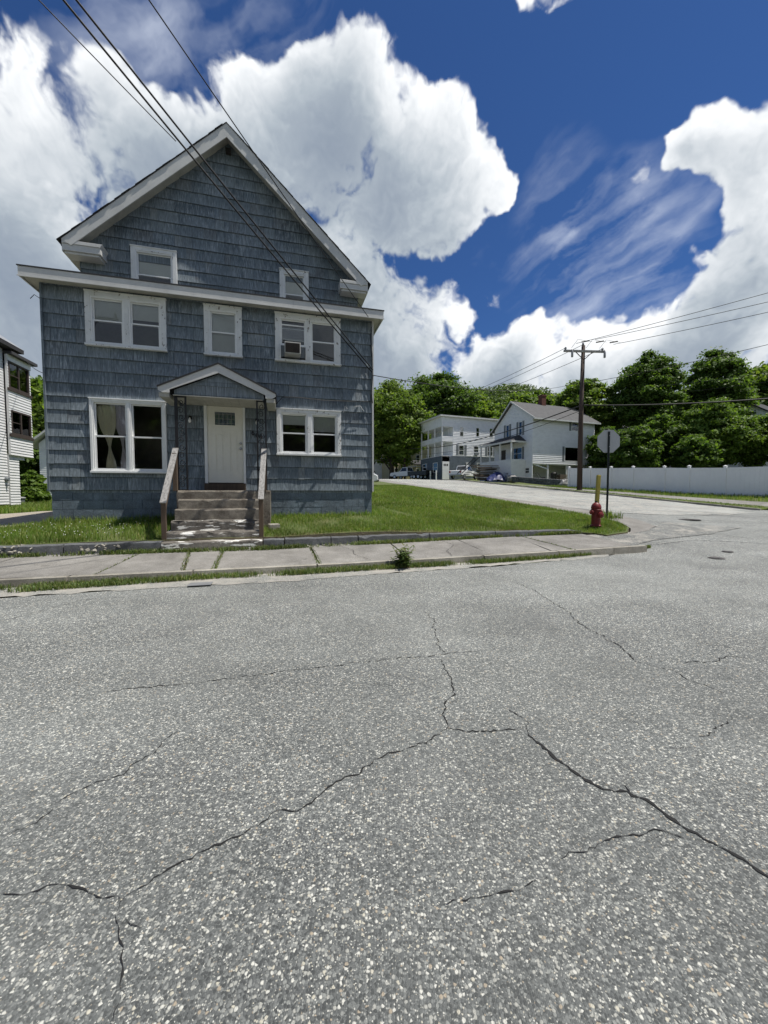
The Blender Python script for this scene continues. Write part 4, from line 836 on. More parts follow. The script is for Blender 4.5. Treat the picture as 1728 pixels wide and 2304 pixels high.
MB().prism([(.40 * math.cos(rad(22.5 + 45 * k)), 2.48 + .40 * math.sin(rad(22.5 + 45 * k))) for k in range(8)], .0185, .0195, 'y').build('face', M_RED, stop)
cu = bpy.data.curves.new('lettering', 'FONT'); cu.body = 'STOP'; cu.size = .30; cu.align_x = 'CENTER'; cu.extrude = .001
to = bpy.data.objects.new('lettering', cu); COL.objects.link(to); bpy.context.view_layer.update(); me = bpy.data.meshes.new_from_object(to); bpy.data.objects.remove(to)
o = link('lettering', me, M_VINYL, stop); o.location = (0, .0215, 2.375); o.rotation_euler = (math.pi / 2, 0, math.pi)
for z in (2.30, 2.66): MB().lathe([(.012, 0), (.012, .012), (.006, .014)], 8, Matrix.Translation((0, -.03, z)) @ Matrix.Rotation(math.pi / 2, 4, 'X')).build('bolt', M_STEEL, stop)
yp = MB(); yp.bar((0, 0, -.05), (.075, .02, 1.46), .10, .10); yp.bar((.075, .02, 1.46), (.0757, .0202, 1.475), .085, .085); o = yp.build('marker_post', M_YEL, bevel=.006); yx, yy = 6.72, 12.20; o.location = (yx, yy, zL(yx, yy)); tag(o, 'leaning faded yellow marker post behind the hydrant', 'post')
for (x, y, r, nm, lab) in ((10.43, 13.16, .36, 'manhole_cover', 'round dark manhole cover in the side street mouth'), (7.21, 8.29, .15, 'valve_cover', 'rusty round valve cover nearer the sidewalk corner'), (7.95, 8.85, .11, 'valve_cover', 'smaller rusty valve cover farther out in the road'), ):
    e = empty(nm, (x, y, surfz(x, y) + .004), .3, lab, 'cover'); MB().lathe([(r, 0), (r, .006)], 28).build('rim', M_CAST, e); MB().lathe([(r * .84, .0062), (r * .84, .012)], 28).build('lid', M_CAST, e)
    for k in range(-3, 4): MB().box(-r * .6, r * .6, k * r * .2 - .008, k * r * .2 + .008, .0122, .017).build('rib', M_CAST, e)
gx, gy = -2.93, 6.08
e = empty('drain_plate', (gx, gy, surfz(gx, gy) + .016), YAW, 'small steel plate in the gutter before the steps', 'plate'); MB().box(-.17, .17, -.10, .10, 0, .012).build('plate', M_STEEL, e, bevel=.003)

# ------------------------------------------------------------------ utility poles and wires
def pole(x, y, z, ztop, label, arm=2.95, ang=0, detail=True):
    e = empty('utility_pole', (x, y, z), ang, label, 'pole', 'utility poles'); h = ztop - z
    MB().tube([(0, 0, -.3), (-.03, 0, h * .5), (.03, 0, h)], [.185, .155, .12], 12).build('shaft', M_POLE, e, smooth=True)
    if arm:
        MB().box(-arm / 2, arm / 2, -.20, -.09, h - .52, h - .38).build('crossarm', M_OLDWOOD, e)
        for sg in (-1, 1): MB().bar((sg * .62, -.15, h - .50), (0, -.14, h - 1.05), .03, .05).build('brace', M_POLE, e)
        for xx in (-arm / 2 + .12, 0.0, arm / 2 - .12): MB().lathe([(.03, 0), (.05, .04), (.09, .07), (.05, .10), (.08, .14), (.04, .2)], 10, Matrix.Translation((xx, -.145 if xx else 0, h - .38 if xx else h))).build('insulator', M_CERAMIC, e, smooth=True)
        if detail:
            for xx in (-arm / 2 + .55, arm / 2 - .02): MB().lathe([(.05, -.50), (.075, -.48), (.075, -.12), (.05, -.08), (.05, .06)], 10, Matrix.Translation((xx, -.26, h - .42))).build('fuse_cutout', M_CERAMIC, e, smooth=True)
            for xx in (-.7, .35, 1.35):
                p0 = (xx - .25, -.2, h - .25); p1 = (xx + .45, -.5, h - .05); MB().tube([p0, (xx + .1, -.4, h + .28), (xx + .5, -.5, h + .16), (xx + 1.0, -.6, h + .05)], .012, 5).build('jumper', M_WIRE, e)
                MB().tube([(xx + .3, -.5, h + .05), (xx + .8, -.6, h + .12)], .045, 6).build('dead_end', M_WIRE, e)
    return e
PX, PY = 14.2, 28.0; PZ = zR(PX, PY); PT = 10.55 + EYE
pole(PX, PY, PZ, PT, 'tall dark wooden utility pole before the white fence', ang=.06)
P2x, P2y = 3.55, 66.; P2z = zR(P2x, P2y); P2t = P2z + 11.3
pole(P2x, P2y, P2z, P2t, 'distant utility pole with one crossarm by the maple', 2.6, -.3, False)
P3x, P3y = 2.3, 70.; pole(P3x, P3y, zR(P3x, P3y), zR(P3x, P3y) + 7.6, 'thin bare distant pole left of the crossarm pole', 0, 0, False)
QX, QY = -8.7, -2.2; QZ = zR(QX, QY); pole(QX, QY, QZ, QZ + 10.6, 'utility pole across the street that feeds the house', 2.6, YAW, False)
def wire(label, p, q, r, sag, n=24, gr=None):
    p = Vector(p); q = Vector(q); pts = []
    for i in range(n + 1):
        t = i / n; v = p.lerp(q, t); v.z -= sag * 4 * t * (1 - t); pts.append(v)
    tag(MB().tube(pts, r, 6, False).build('overhead_wire', M_WIRE, smooth=True), label, 'wire', gr)
def at(px, py, Y): r = ray(px, py); k = Y / r.y; return Vector((r.x * k, Y, r.z * k + EYE))
hc = Vector(sd(2.53, 10.90) + (EYE + 3.47,)); hc2 = Vector(sd(2.38, 10.68) + (EYE + 4.90,))
gw = 'service wires from the house up to the left'
def through(px, py, tgt, k, zoff=0):              # far end of a wire that leaves the house and passes over the street
    a = at(px, py, 5.6); return tgt + (a - tgt) * k
wire('thick service cable, left of the close pair', hc, through(160, -2, hc, 1.9), .016, .14, 40, gw); wire('thick service cable, right of the close pair', hc + Vector((.03, -.02, .06)), through(177, -2, hc, 1.9), .016, .10, 40, gw)
wire('thin wire leaving the close pair towards upper left', at(396, 318, 7.0), through(90, -2, at(396, 318, 7.0), 2.6), .008, .03, 30, gw); wire('single wire crossing the gable peak to the cornice', hc2, through(343, -2, hc2, 1.9), .010, .08, 40, gw)
gp = 'wires between the utility poles'; ct = math.cos(.06); sn = math.sin(.06)
for k, (xx, ex, ey, lx, ly, lab) in enumerate(((-1.35, 1728, 656, 878, 940, 'topmost'), (.0, 1728, 677, 892, 941, 'middle'), (1.35, 1728, 700, 906, 942, 'lowest'))):
    a = Vector((PX + xx * ct, PY + xx * sn - .15, PT - .25 + (.3 if xx == 0 else 0))); b = at(ex, ey, 22.5); wire('%s of the three power lines running right from the pole' % lab, a + Vector((.55, -.4, .16)), a + (b - a) * 1.7, .016, .12, 24, gp)
    wire('%s of the power lines running left from the pole' % lab, a, at(lx, ly, 66), .016, .8, 24, gp)
a = Vector((PX, PY - .1, at(1303, 864, 28).z)); b = at(1728, 766, 22.5); wire('power line passing above the two tall trees', a, a + (b - a) * 1.6, .016, .25, 24, gp)
a2 = Vector((PX, PY - .1, at(1303, 912, 28).z)); b = at(1728, 884, 22.5); wire('thick black telephone cable before the trees', a2, a2 + (b - a2) * 1.6, .042, .35, 24, gp); wire('thick telephone cable before the white gabled house', a2, at(905, 1008, 66), .042, 1.1, 24, gp)
wire('thin cable below the telephone cable at left', a2 - Vector((0, 0, .35)), at(908, 1020, 66), .02, 1.2, 24, gp)
wire('wire from the house corner to the utility pole', Vector(sd(2.57, 10.95) + (EYE + 3.40,)), Vector((PX, PY, at(1303, 858, 28).z)), .012, .55, 30, gp)
wire('upper wire at the right edge above the fence', at(1480, 868, 40), at(1800, 826, 26), .016, .15, 16, gp); wire('lower wire at the right edge above the fence', at(1500, 884, 42), at(1800, 848, 30), .012, .15, 16, gp)
wire('wire from the white porch house to the blue house', at(62, 815, 21.2), Vector(sd(-5.4, 11.6) + (EYE + 2.95,)), .012, .15, 16)

# ------------------------------------------------------------------ white vinyl fence
FA, FB = Vector((19.9, 20.0)), Vector((14.95, 31.2)); fz = lambda p: zR(p.x, p.y) - .03
fdir = (FA - FB).normalized(); Lf = (FA - FB).length
fence = empty('vinyl_fence', (FB.x, FB.y, fz(FB)), math.atan2(fdir.y, fdir.x), 'long white vinyl privacy fence along the side street', 'fence')
z0f = fz(FB); t = 0; k = 0
def toploc(t): return -.55 * 0 + (1.66 + (fz(FB + fdir * t) - z0f))
posts = [0, 1.9, 3.6, 5.2, 7.2, 8.6, 10.4, 12.4, 14.2, 16.2, 18.2]
for i, t in enumerate(posts):
    h = toploc(t) + (.06 if i == 5 else .03); zb = fz(FB + fdir * t) - z0f
    po = MB().box(t - .065, t + .065, -.065, .065, zb - .05, h).build('post', M_FENCE, fence)
    cp_ = MB().box(t - .085, t + .085, -.085, .085, h + .001, h + .03); cp_.add([(t-.07,-.07,h+.03),(t+.07,-.07,h+.03),(t+.07,.07,h+.03),(t-.07,.07,h+.03),(t,0,h+.075)], [(0,1,4),(1,2,4),(2,3,4),(3,0,4)]); cp_.build('cap', M_FENCE, po)
    if i < len(posts) - 1:
        u0, u1 = t + .066, posts[i+1] - .066; za, zb1 = toploc(t) - .04, toploc(posts[i+1]) - .04; ba, bb = zb, fz(FB + fdir * posts[i+1]) - z0f; nb = max(4, int((u1 - u0) / .19))
        lerp = lambda a, b, u: a + (b - a) * (u - u0) / (u1 - u0)
        pn = MB().add([(u0,-.03,za-.12),(u1,-.03,zb1-.12),(u1,.03,zb1-.12),(u0,.03,za-.12),(u0,-.03,za),(u1,-.03,zb1),(u1,.03,zb1),(u0,.03,za)], [(0,3,2,1),(4,5,6,7),(0,1,5,4),(1,2,6,5),(2,3,7,6),(3,0,4,7)]).build('panel', M_FENCE, fence)
        for j in range(nb):
            a, b = u0 + (u1 - u0) * j / nb + .003, u0 + (u1 - u0) * (j + 1) / nb - .003
            MB().add([(a,-.014,lerp(ba,bb,a)+.02),(b,-.014,lerp(ba,bb,b)+.02),(b,.014,lerp(ba,bb,b)+.02),(a,.014,lerp(ba,bb,a)+.02),(a,-.014,lerp(za,zb1,a)-.10),(b,-.014,lerp(za,zb1,b)-.10),(b,.014,lerp(za,zb1,b)-.10),(a,.014,lerp(za,zb1,a)-.10)], [(0,3,2,1),(4,5,6,7),(0,1,5,4),(1,2,6,5),(2,3,7,6),(3,0,4,7)]).build('board', M_FENCE, pn)

# ------------------------------------------------------------------ neighbouring houses
class Face:      # a wall face of a house: u along the wall, o outwards, z up
    def __init__(s, org, ax): s.o = Vector((*org, 0)); s.a = Vector((*ax, 0)).normalized(); s.n = Vector((s.a.y, -s.a.x, 0))
    def p(s, u, o, z): v = s.o + s.a * u + s.n * o; return (v.x, v.y, z)
    def box(s, mb, u0, u1, o0, o1, z0, z1):
        vs = [s.p(u, o, z) for z in (z0, z1) for u, o in ((u0, o1), (u1, o1), (u1, o0), (u0, o0))]
        return mb.add(vs, [(0,3,2,1),(4,5,6,7),(0,1,5,4),(1,2,6,5),(2,3,7,6),(3,0,4,7)])
    def poly(s, mb, pts, o0, o1):
        n = len(pts); return mb.add([s.p(u, o1, z) for u, z in pts] + [s.p(u, o0, z) for u, z in pts], [tuple(range(n)), tuple(range(n, 2*n))[::-1]] + [(i, i + n, (i+1) % n + n, (i+1) % n) for i in range(n)])
def clad(face, poly, pitch, hs, mat, root, name='siding', back=True, t=.03):
    # lapped boards over a polygon with openings; joined, too small to pick apart
    mb = MB(); z0 = min(p[1] for p in poly); z1 = max(p[1] for p in poly); u0 = min(p[0] for p in poly); u1 = max(p[0] for p in poly); z = z0
    while z < z1 - .01:
        zz = min(z + pitch, z1); rs = [(u0, u1, z, zz)]
        for h in hs: rs = subtract(rs, h)
        for r in rs:
            P = [(r[0], r[2]), (r[1], r[2]), (r[1], r[3]), (r[0], r[3])]
            for i in range(len(poly)):
                (xa, ya), (xb, yb) = poly[i], poly[(i+1) % len(poly)]; A, B = yb - ya, -(xb - xa)
                if P: P = clip(P, A, B, A * xa + B * ya)
            if len(P) < 3: continue
            n = len(P); f = [face.p(u, t + (.003 - t) * (q - z) / pitch, q) for u, q in P]; b = [face.p(u, -.08, q) for u, q in P]; mb.add(f + b, [tuple(range(n)), tuple(range(n, 2*n))[::-1]] + [(i, i + n, (i+1) % n + n, (i+1) % n) for i in range(n)])
        z = zz
    return tag(mb.build(name, mat, root), kind='stuff')
def fwin(face, u0, u1, z0, z1, root, trim=M_VINYL, tw=.07, split=True, shut=0, glass=M_GLASS):
    f = MB()
    face.box(f, u0, u0 + tw, -.06, .045, z0, z1); face.box(f, u1 - tw, u1, -.06, .045, z0, z1); face.box(f, u0 + tw, u1 - tw, -.06, .043, z1 - tw, z1); face.box(f, u0 + tw, u1 - tw, -.06, .05, z0, z0 + tw)
    w_ = f.build('window', trim, root)
    if split: m_ = MB(); face.box(m_, u0 + tw, u1 - tw, -.04, .03, (z0 + z1) / 2 - .025, (z0 + z1) / 2 + .025); m_.build('meeting_rail', trim, w_)
    g_ = MB(); face.box(g_, u0 + tw, u1 - tw, -.02, -.012, z0 + tw, z1 - tw); g_.build('pane', glass, w_)
    r_ = MB(); face.box(r_, u0 - .02, u1 + .02, -.5, -.48, z0 - .02, z1 + .02); r_.build('room', M_DARK, w_)
    if shut:
        for a in (u0 - shut - .02, u1 + .02): s_ = MB(); face.box(s_, a, a + shut, .02, .05, z0, z1); s_.build('shutter', M_SHUT, root)
    return w_
def hole(u0, u1, z0, z1): return (u0 + .02, u1 - .02, z0 + .02, z1 - .02)
RZ = math.atan2(.355, .935)
# B: white gabled house above the fence end
B = empty('gabled_house', (17.06, 44.5, EYE), RZ, 'white gabled two storey house with grey shutters behind fence', 'house')
side = Face((0, 0), (1, 0)); gab = Face((0, 7.0), (0, -1))    # gable face looks to -x; u runs from the far end to the corner
G = lambda y: 7.0 - y
sw_h = [(5.75, 6.85, 7.5, 8.5), (4.75, 7.1, 3.85, 5.6)]
clad(side, [(0, 3.5), (9.5, 3.5), (9.5, 8.85), (0, 8.85)], .21, [hole(*h) for h in sw_h], M_WHITE2, B, t=.045); 
gh = [(G(4.75), G(4.1), 7.0, 8.6), (G(2.4), G(1.75), 6.95, 8.6), (G(3.3), G(1.7), 4.1, 5.55), (G(5.6), G(4.7), 3.95, 5.5), (G(3.9), G(2.95), 1.6, 3.2), (G(1.5), G(.4), 2.35, 3.05)]
clad(gab, [(0, 1.3), (7, 1.3), (7, 8.85), (3.5, 11.0), (0, 8.3)], .21, [hole(*h) for h in gh], M_WHITE2, B, t=.04)
m_ = MB(); m_.box(.08, 9.4, .1, 6.9, 8.2, 8.3).box(9.4, 9.5, 0.02, 7, 1, 8.8).box(0.02, 9.5, 6.9, 7.0, 1, 8.3).box(.1, 9.4, 2.4, 2.5, 1, 3.6).box(0, 9.5, 0.02, 2.4, 3.38, 3.49).box(.1, 9.4, 3.0, 3.1, 3.6, 8.2); m_.build('wall', M_WHITE2, B)
rfB = MB()
for pts in ([(-.6, 8.46), (3.5, 11.12), (3.5, 11.28), (-.6, 8.62)], [(7.35, 7.95), (7.35, 8.11), (3.5, 11.28), (3.5, 11.12)]): rfB.prism(pts, -.35, 9.8, 'x')
rB = rfB.build('roof', M_GREYROOF, B)
for pts in ([(-.61, 8.44), (3.5, 11.10), (3.5, 11.30), (-.61, 8.64)], [(7.36, 7.93), (7.36, 8.13), (3.5, 11.30), (3.5, 11.10)]): MB().prism(pts, -.40, -.352, 'x').build('rake_board', M_FASCIA, rB)
MB().box(-.35, 9.8, -.65, -.61, 8.42, 8.60).build('eave_board', M_FASCIA, rB)
MB().box(4.2, 4.85, 3.2, 3.85, 10.6, 12.3).box(4.15, 4.9, 3.15, 3.9, 12.3, 12.42).build('chimney', M_BRICK, rB)
fwin(side, *sw_h[0], B, shut=.32); fwin(side, *sw_h[1], B, split=False, tw=.09, shut=.3)
for i in (0, 1): fwin(gab, *gh[i], B, shut=.33)
fwin(gab, *gh[2], B, shut=.3); fwin(gab, *gh[5], B)
m_ = MB(); gab.box(m_, gh[3][0], gh[3][1], -.06, .02, gh[3][2], gh[3][3]); m_.build('porch_door', M_BROWN, B); m_ = MB(); gab.box(m_, gh[4][0], gh[4][1], -.10, -.02, gh[4][2], gh[4][3]); m_.build('cellar_door', M_DARK, B)
pr_ = MB(); pr_.add([(-2.2, 1.0, 6.15), (-2.2, 7.3, 6.15), (.0, 7.3, 6.15), (.0, 1.0, 6.15), (-.05, 2.2, 7.05), (-.05, 6.1, 7.05)], [(0, 4, 5, 1), (1, 5, 2), (0, 3, 4), (0, 1, 2, 3), (3, 2, 5, 4)]); po = pr_.build('porch_roof', M_ROOF, B); MB().box(-2.22, -2.16, 1.0, 7.3, 5.95, 6.148).box(-2.2, 0, .97, 1.03, 5.95, 6.147).build('porch_beam', M_FASCIA, po)
for y in (1.15, 3.2, 5.2, 7.1): MB().box(-2.12, -1.97, y - .07, y + .07, 4.0, 5.95).build('porch_post', M_WHITE, B)
bface = Face((-2.1, 7.2), (0, -1)); clad(bface, [(0, 1.3), (6.1, 1.3), (6.1, 4.0), (0, 4.0)], .165, [], M_WHITE, B); sface = Face((-2.1, 1.1), (1, 0)); clad(sface, [(0, 1.3), (2.1, 1.3), (2.1, 4.0), (0, 4.0)], .165, [], M_WHITE, B); MB().box(-2.1, 0, 1.1, 7.2, 3.9, 3.98).build('porch_floor', M_OLDWOOD, B)
for k in range(9): MB().box(-2.1 - .3 * (k + 1), -2.1 - .3 * k, 7.3, 8.4, 3.9 - .24 * (k + 1), 3.9 - .24 * k - .16).build('stair_tread', M_OLDWOOD, B)
for y in (7.3, 8.4): MB().bar((-2.1, y, 4.8), (-4.8, y, 2.6), .06, .09).build('stair_rail', M_IRON, B)
for x in (2.3, 5.2, 9.2): MB().box(x, x + .16, .05, .21, 1.0, 3.48).build('undercroft_post', M_WHITE2, B)
MB().bar((.1, .1, 3.45), (2.3, .1, 2.9), .05, .14).build('undercroft_brace', M_WHITE2, B)
# C: three storey flat roofed house with open porches
Cc = empty('apartment_house', (8.5, 57., EYE), RZ, 'pale three storey flat roofed house with stacked porches', 'house')
sC = Face((0, 0), (1, 0)); gC = Face((0, 6.9), (0, -1)); GC = lambda y: 6.9 - y
w3 = [(3.0, 3.7, 8.55, 10.0), (5.85, 6.5, 8.65, 10.05), (8.3, 9.0, 8.7, 10.1)]; w2 = [(2.85, 3.8, 5.75, 7.25), (5.45, 6.4, 6.25, 7.25), (8.0, 9.0, 5.8, 7.25)]
clad(sC, [(1.85, 5.7), (12, 5.7), (12, 11.3), (1.85, 11.3)], .24, [hole(*h) for h in w3 + w2], M_WHITE2, Cc, t=.045); clad(sC, [(0, 9.9), (1.85, 9.9), (1.85, 11.3), (0, 11.3)], .2, [], M_WHITE2, Cc); clad(gC, [(0, 9.9), (6.9, 9.9), (6.9, 11.3), (0, 11.3)], .2, [], M_WHITE2, Cc)
clad(gC, [(0, 7.75), (6.9, 7.75), (6.9, 8.45), (0, 8.45)], .2, [], M_WHITE2, Cc); clad(sC, [(0, 7.75), (1.84, 7.75), (1.84, 8.45), (0, 8.45)], .2, [], M_WHITE2, Cc)
clad(gC, [(0, 2.0), (6.9, 2.0), (6.9, 5.55), (0, 5.55)], .5, [hole(GC(6.2), GC(4.7), 3.7, 4.75), hole(GC(2.65), GC(1.2), 3.2, 4.7)], M_BLUEGREY, Cc)
m_ = MB()
for k in range(40):
    x = 1.3 + k * .27; sC.box(m_, x + .004, x + .262, -.05, random.uniform(.005, .02), 1.9, 5.55)
tag(m_.build('board_siding', M_BLUEGREY, Cc), kind='stuff')
m_ = MB(); m_.box(1.86, 12, .05, 6.85, 5.5, 5.7).box(0, 12, .06, 6.9, 5.56, 5.62).box(.02, 1.84, .02, 6.88, 7.68, 7.74).box(.02, 12, .05, 6.88, 11.2, 11.28).box(.03, 1.9, .03, 6.87, 9.85, 9.895).box(11.9, 12, .05, 6.9, 1, 11.2).box(1.86, 1.95, .1, 6.85, 5.62, 9.9).box(.05, 12, 6.82, 6.9, 1, 5.5); m_.build('wall', M_WHITE2, Cc)
MB().prism([(-.45, -.35), (12.3, -.35), (12.3, 7.3), (-.45, 7.3)], 11.30, 11.50, 'z').build('roof', M_FASCIA, Cc); MB().box(-.4, 12.2, -.3, 7.2, 11.501, 11.53).build('roof_deck', M_ROOF, Cc)
MB().box(10.2, 10.45, 3, 3.25, 11.53, 12.2).build('vent_pipe', M_FASCIA, Cc)
for h in w3: fwin(sC, *h, Cc)
for h in w2[::2]: fwin(sC, *h, Cc, shut=.42)
fwin(sC, *w2[1], Cc); m_ = MB(); sC.box(m_, 5.6, 6.2, 0, .35, 5.85, 6.22); m_.build('window_unit', M_SHUT, Cc)
for z0, z1 in ((8.45, 9.9), (5.62, 7.75)):
    for y in (.06, 2.3, 4.45, 6.8): MB().box(.0, .16, y - .06, y + .1, z0, z1).build('porch_post', M_WHITE, Cc)
    for y, kind in ((.9, 0), (3.0, 1), (5.2, 0)):
        f2 = Face((1.86, 6.9), (0, -1)); fwin(f2, GC(y) - .45, GC(y) + .45, z0 + (0 if kind else .3), z0 + 1.75 - (.35 if z0 > 8 else 0), Cc)
fwin(gC, GC(6.2), GC(4.7), 3.7, 4.75, Cc); fwin(gC, GC(2.65), GC(1.2), 3.2, 4.7, Cc)
d_ = MB(); sC.box(d_, .1, 1.25, -.05, .06, 2.1, 4.75); dC = d_.build('street_door', M_VINYL, Cc)
for k in range(3): d_ = MB(); sC.box(d_, .3 + k * .27, .48 + k * .27, .061, .07, 4.1, 4.4); d_.build('door_light', M_DARK, dC)
fwin(sC, 6.1, 7.9, 3.6, 4.7, Cc); d_ = MB(); sC.box(d_, 4.1, 4.45, .02, .2, 4.3, 4.7); d_.build('meter_box', M_FASCIA, Cc)
for y in (1.2, -.6): MB().box(-1.3, -1.15, y - .07, y + .07, 1.5, 3.4).build('bollard', M_VINYL, Cc)
# D: white porch house at the left edge
Dd = empty('porch_house', (-19.7, 20.0, EYE), math.atan2(.967, -.256), 'sunlit white clapboard house with brown porch windows at left edge', 'house')
fD = Face((0, 0), (1, 0)); wD = [(.40, 2.08, 5.55, 6.95), (.46, 2.10, 3.15, 4.42)]
f0 = Face((-8, .0), (1, 0)); clad(f0, [(0, -.55), (8.30, -.55), (8.30, 7.5), (0, 7.5)], .145, [hole(2.5, 3.4, 1, 2.6), hole(5, 5.9, 1, 2.6)], M_WHITE, Dd)
fB = Face((0, -.16), (1, 0)); clad(fB, [(.32, 2.05), (2.22, 2.05), (2.22, 7.25), (.32, 7.25)], .145, [hole(*h) for h in wD], M_WHITE, Dd); fL = Face((0, -.06), (1, 0)); clad(fL, [(.33, -.6), (1.12, -.6), (1.12, 1.85), (.33, 1.85)], .145, [], M_WHITE, Dd); clad(fL, [(.33, 1.84), (1.6, 1.84), (1.6, 2.06), (.33, 2.06)], .11, [], M_WHITE, Dd)
fb2 = Face((2.22, -.16), (0, 1)); clad(fb2, [(0, 2.05), (4, 2.05), (4, 7.25), (0, 7.25)], .145, [], M_WHITE, Dd)
MB().box(-8, .3, .1, 5, -.5, 7.4).box(.34, 2.2, .6, 4, 2.0, 7.2).box(.34, 1.1, .05, 3, -.6, 2.0).box(-8, 1.0, .2, 4.8, -1.2, -.55).build('wall', M_WHITE, Dd)
for h in wD:
    w_ = fwin(fB, *h, Dd, trim=M_BROWN, tw=.08, split=False); m_ = MB(); fB.box(m_, (h[0] + h[1]) / 2 - .04, (h[0] + h[1]) / 2 + .04, -.05, .03, h[2] + .08, h[3] - .08); m_.build('mullion', M_BROWN, w_); m_ = MB(); fB.box(m_, h[0] + .08, (h[0] + h[1]) / 2 - .04, -.05, .025, (h[2] + h[3]) / 2 - .02, (h[2] + h[3]) / 2 + .02); m_.build('meeting_rail', M_BROWN, w_)
    m_ = MB(); fB.box(m_, .30, 2.26, .0, .07, h[2] - .14, h[2]); m_.build('sill', M_BROWN, w_)
m_ = MB(); fB.box(m_, .30, 2.25, .005, .05, 6.96, 7.26); m_.build('frieze_board', M_VINYL, Dd)
MB().prism([(-9, 7.55), (1.25, 7.55), (1.25, 7.75), (-9, 7.75)], -.45, 5.5, 'y').build('roof', M_ROOF, Dd); MB().add([(-9, -.46, 7.755), (1.3, -.46, 7.755), (1.3, 5.5, 7.755), (-9, 5.5, 7.755), (-9, 2.5, 9.9), (1.3, 2.5, 9.9)], [(0,1,5,4), (2,3,4,5), (1,2,5), (3,0,4)]).build('roof_slope', M_STEEL, Dd); MB().prism([(.3, 7.27), (2.5, 7.27), (2.5, 7.42), (.3, 7.42)], -.42, 4.2, 'y').build('porch_roof', M_ROOF, Dd)
for z, r in ((.75, .12), (.45, .05)): MB().lathe([(r, 0), (r, .1), (r * .7, .14)], 12, Matrix.Translation((.12, -.02, z)) @ Matrix.Rotation(math.pi / 2, 4, 'X')).build('electric_meter', M_SHUT, Dd)
# E: small white building behind the drive
Ee = empty('garage', (-26.7, 30.0, EYE), YAW, 'small white gabled building behind the drive', 'garage')
eF = Face((0, 0), (1, 0)); clad(eF, [(0, -.7), (6, -.7), (6, 3.9), (3, 6.6), (0, 3.9)], .15, [], M_WHITE2, Ee); MB().box(.02, 6, .1, 8, -.8, 3.9).build('wall', M_WHITE2, Ee)
m_ = MB()
for pts in ([(-.7, 3.55), (3, 6.8), (3, 6.98), (-.7, 3.73)], [(6.7, 3.55), (6.7, 3.73), (3, 6.98), (3, 6.8)]): m_.prism(pts, -.45, 8.3, 'y')
m_.build('roof', M_FASCIA, Ee)
# F, G, H, I: houses half hidden by trees
def plain_house(name, label, x, y, zb, w_, d_, h, ridge, mat, rmat, rz, wins=2):
    e = empty(name, (x, y, zb), rz, label, 'house'); f = Face((-w_ / 2, 0), (1, 0)); hs = []
    for fl in range(max(1, int(h / 2.8))):
        for k in range(wins): u = w_ * (k + .5) / wins; hs.append((u - .42, u + .42, .9 + fl * 2.7, 2.35 + fl * 2.7))
    clad(f, [(0, 0), (w_, 0), (w_, h), (0, h)], .2, [hole(*q) for q in hs], mat, e)
    for q in hs: fwin(f, *q, e)
    f2 = Face((-w_ / 2, d_), (0, -1)); clad(f2, [(0, 0), (d_, 0), (d_, h), (d_ / 2, h + ridge), (0, h)], .2, [], mat, e); f3 = Face((w_ / 2, 0), (0, 1)); clad(f3, [(0, 0), (d_, 0), (d_, h), (d_ / 2, h + ridge), (0, h)], .2, [], mat, e)
    m_ = MB()
    for pts in ([(-.5, h - .35), (d_ / 2, h + ridge + .02), (d_ / 2, h + ridge + .2), (-.5, h - .17)], [(d_ + .5, h - .35), (d_ + .5, h - .17), (d_ / 2, h + ridge + .2), (d_ / 2, h + ridge + .02)]): m_.prism(pts, -w_ / 2 - .4, w_ / 2 + .4, 'x')
    m_.build('roof', rmat, e); MB().box(-w_ / 2 - .4, w_ / 2 + .4, -.55, -.50, h - .40, h - .18).build('eave_board', M_FASCIA, e); return e
plain_house('corner_house', 'pale house with dark hipped roof at the right edge', 48.2, 45, EYE + 1.6, 8, 9, 6.6, 3.2, M_WHITE2, M_ROOF, .5)
plain_house('hidden_house', 'blue grey house mostly hidden behind the dark trees', 39.5, 56, EYE + 2.2, 7, 8, 6.6, 1.5, M_BLUEGREY, M_GREYROOF, .3)
plain_house('yellow_house', 'yellow house behind the flat roofed white house', 5.6, 76, EYE + 2.6, 9, 8, 7.8, 2.5, M_YELLOW, M_GREYROOF, .3, 4)
plain_house('white_house', 'white house seen between the blue house and maple', -2.2, 80, EYE + 2.4, 8, 8, 6.2, 2.5, M_WHITE2, M_GREYROOF, .1, 3)
MB_ = MB(); MB_.add([(0,0,0),(3.4,0,0),(3.4,2.4,.9),(0,2.4,.9),(0,0,-.15),(3.4,0,-.15),(3.4,2.4,.75),(0,2.4,.75)], [(0,1,2,3),(4,7,6,5),(0,4,5,1),(1,5,6,2),(2,6,7,3),(3,7,4,0)])
o = MB_.build('porch_canopy', M_ROOF); o.location = (5.0, 70.2, EYE + 5.4); o.rotation_euler = (0, 0, .3); tag(o, 'dark canopy roof over the entrance of yellow house', 'canopy')
for k in (0, 3.2): MB().box(k, k + .15, .1, .25, -2.9, -.15).build('canopy_post', M_WHITE, o)

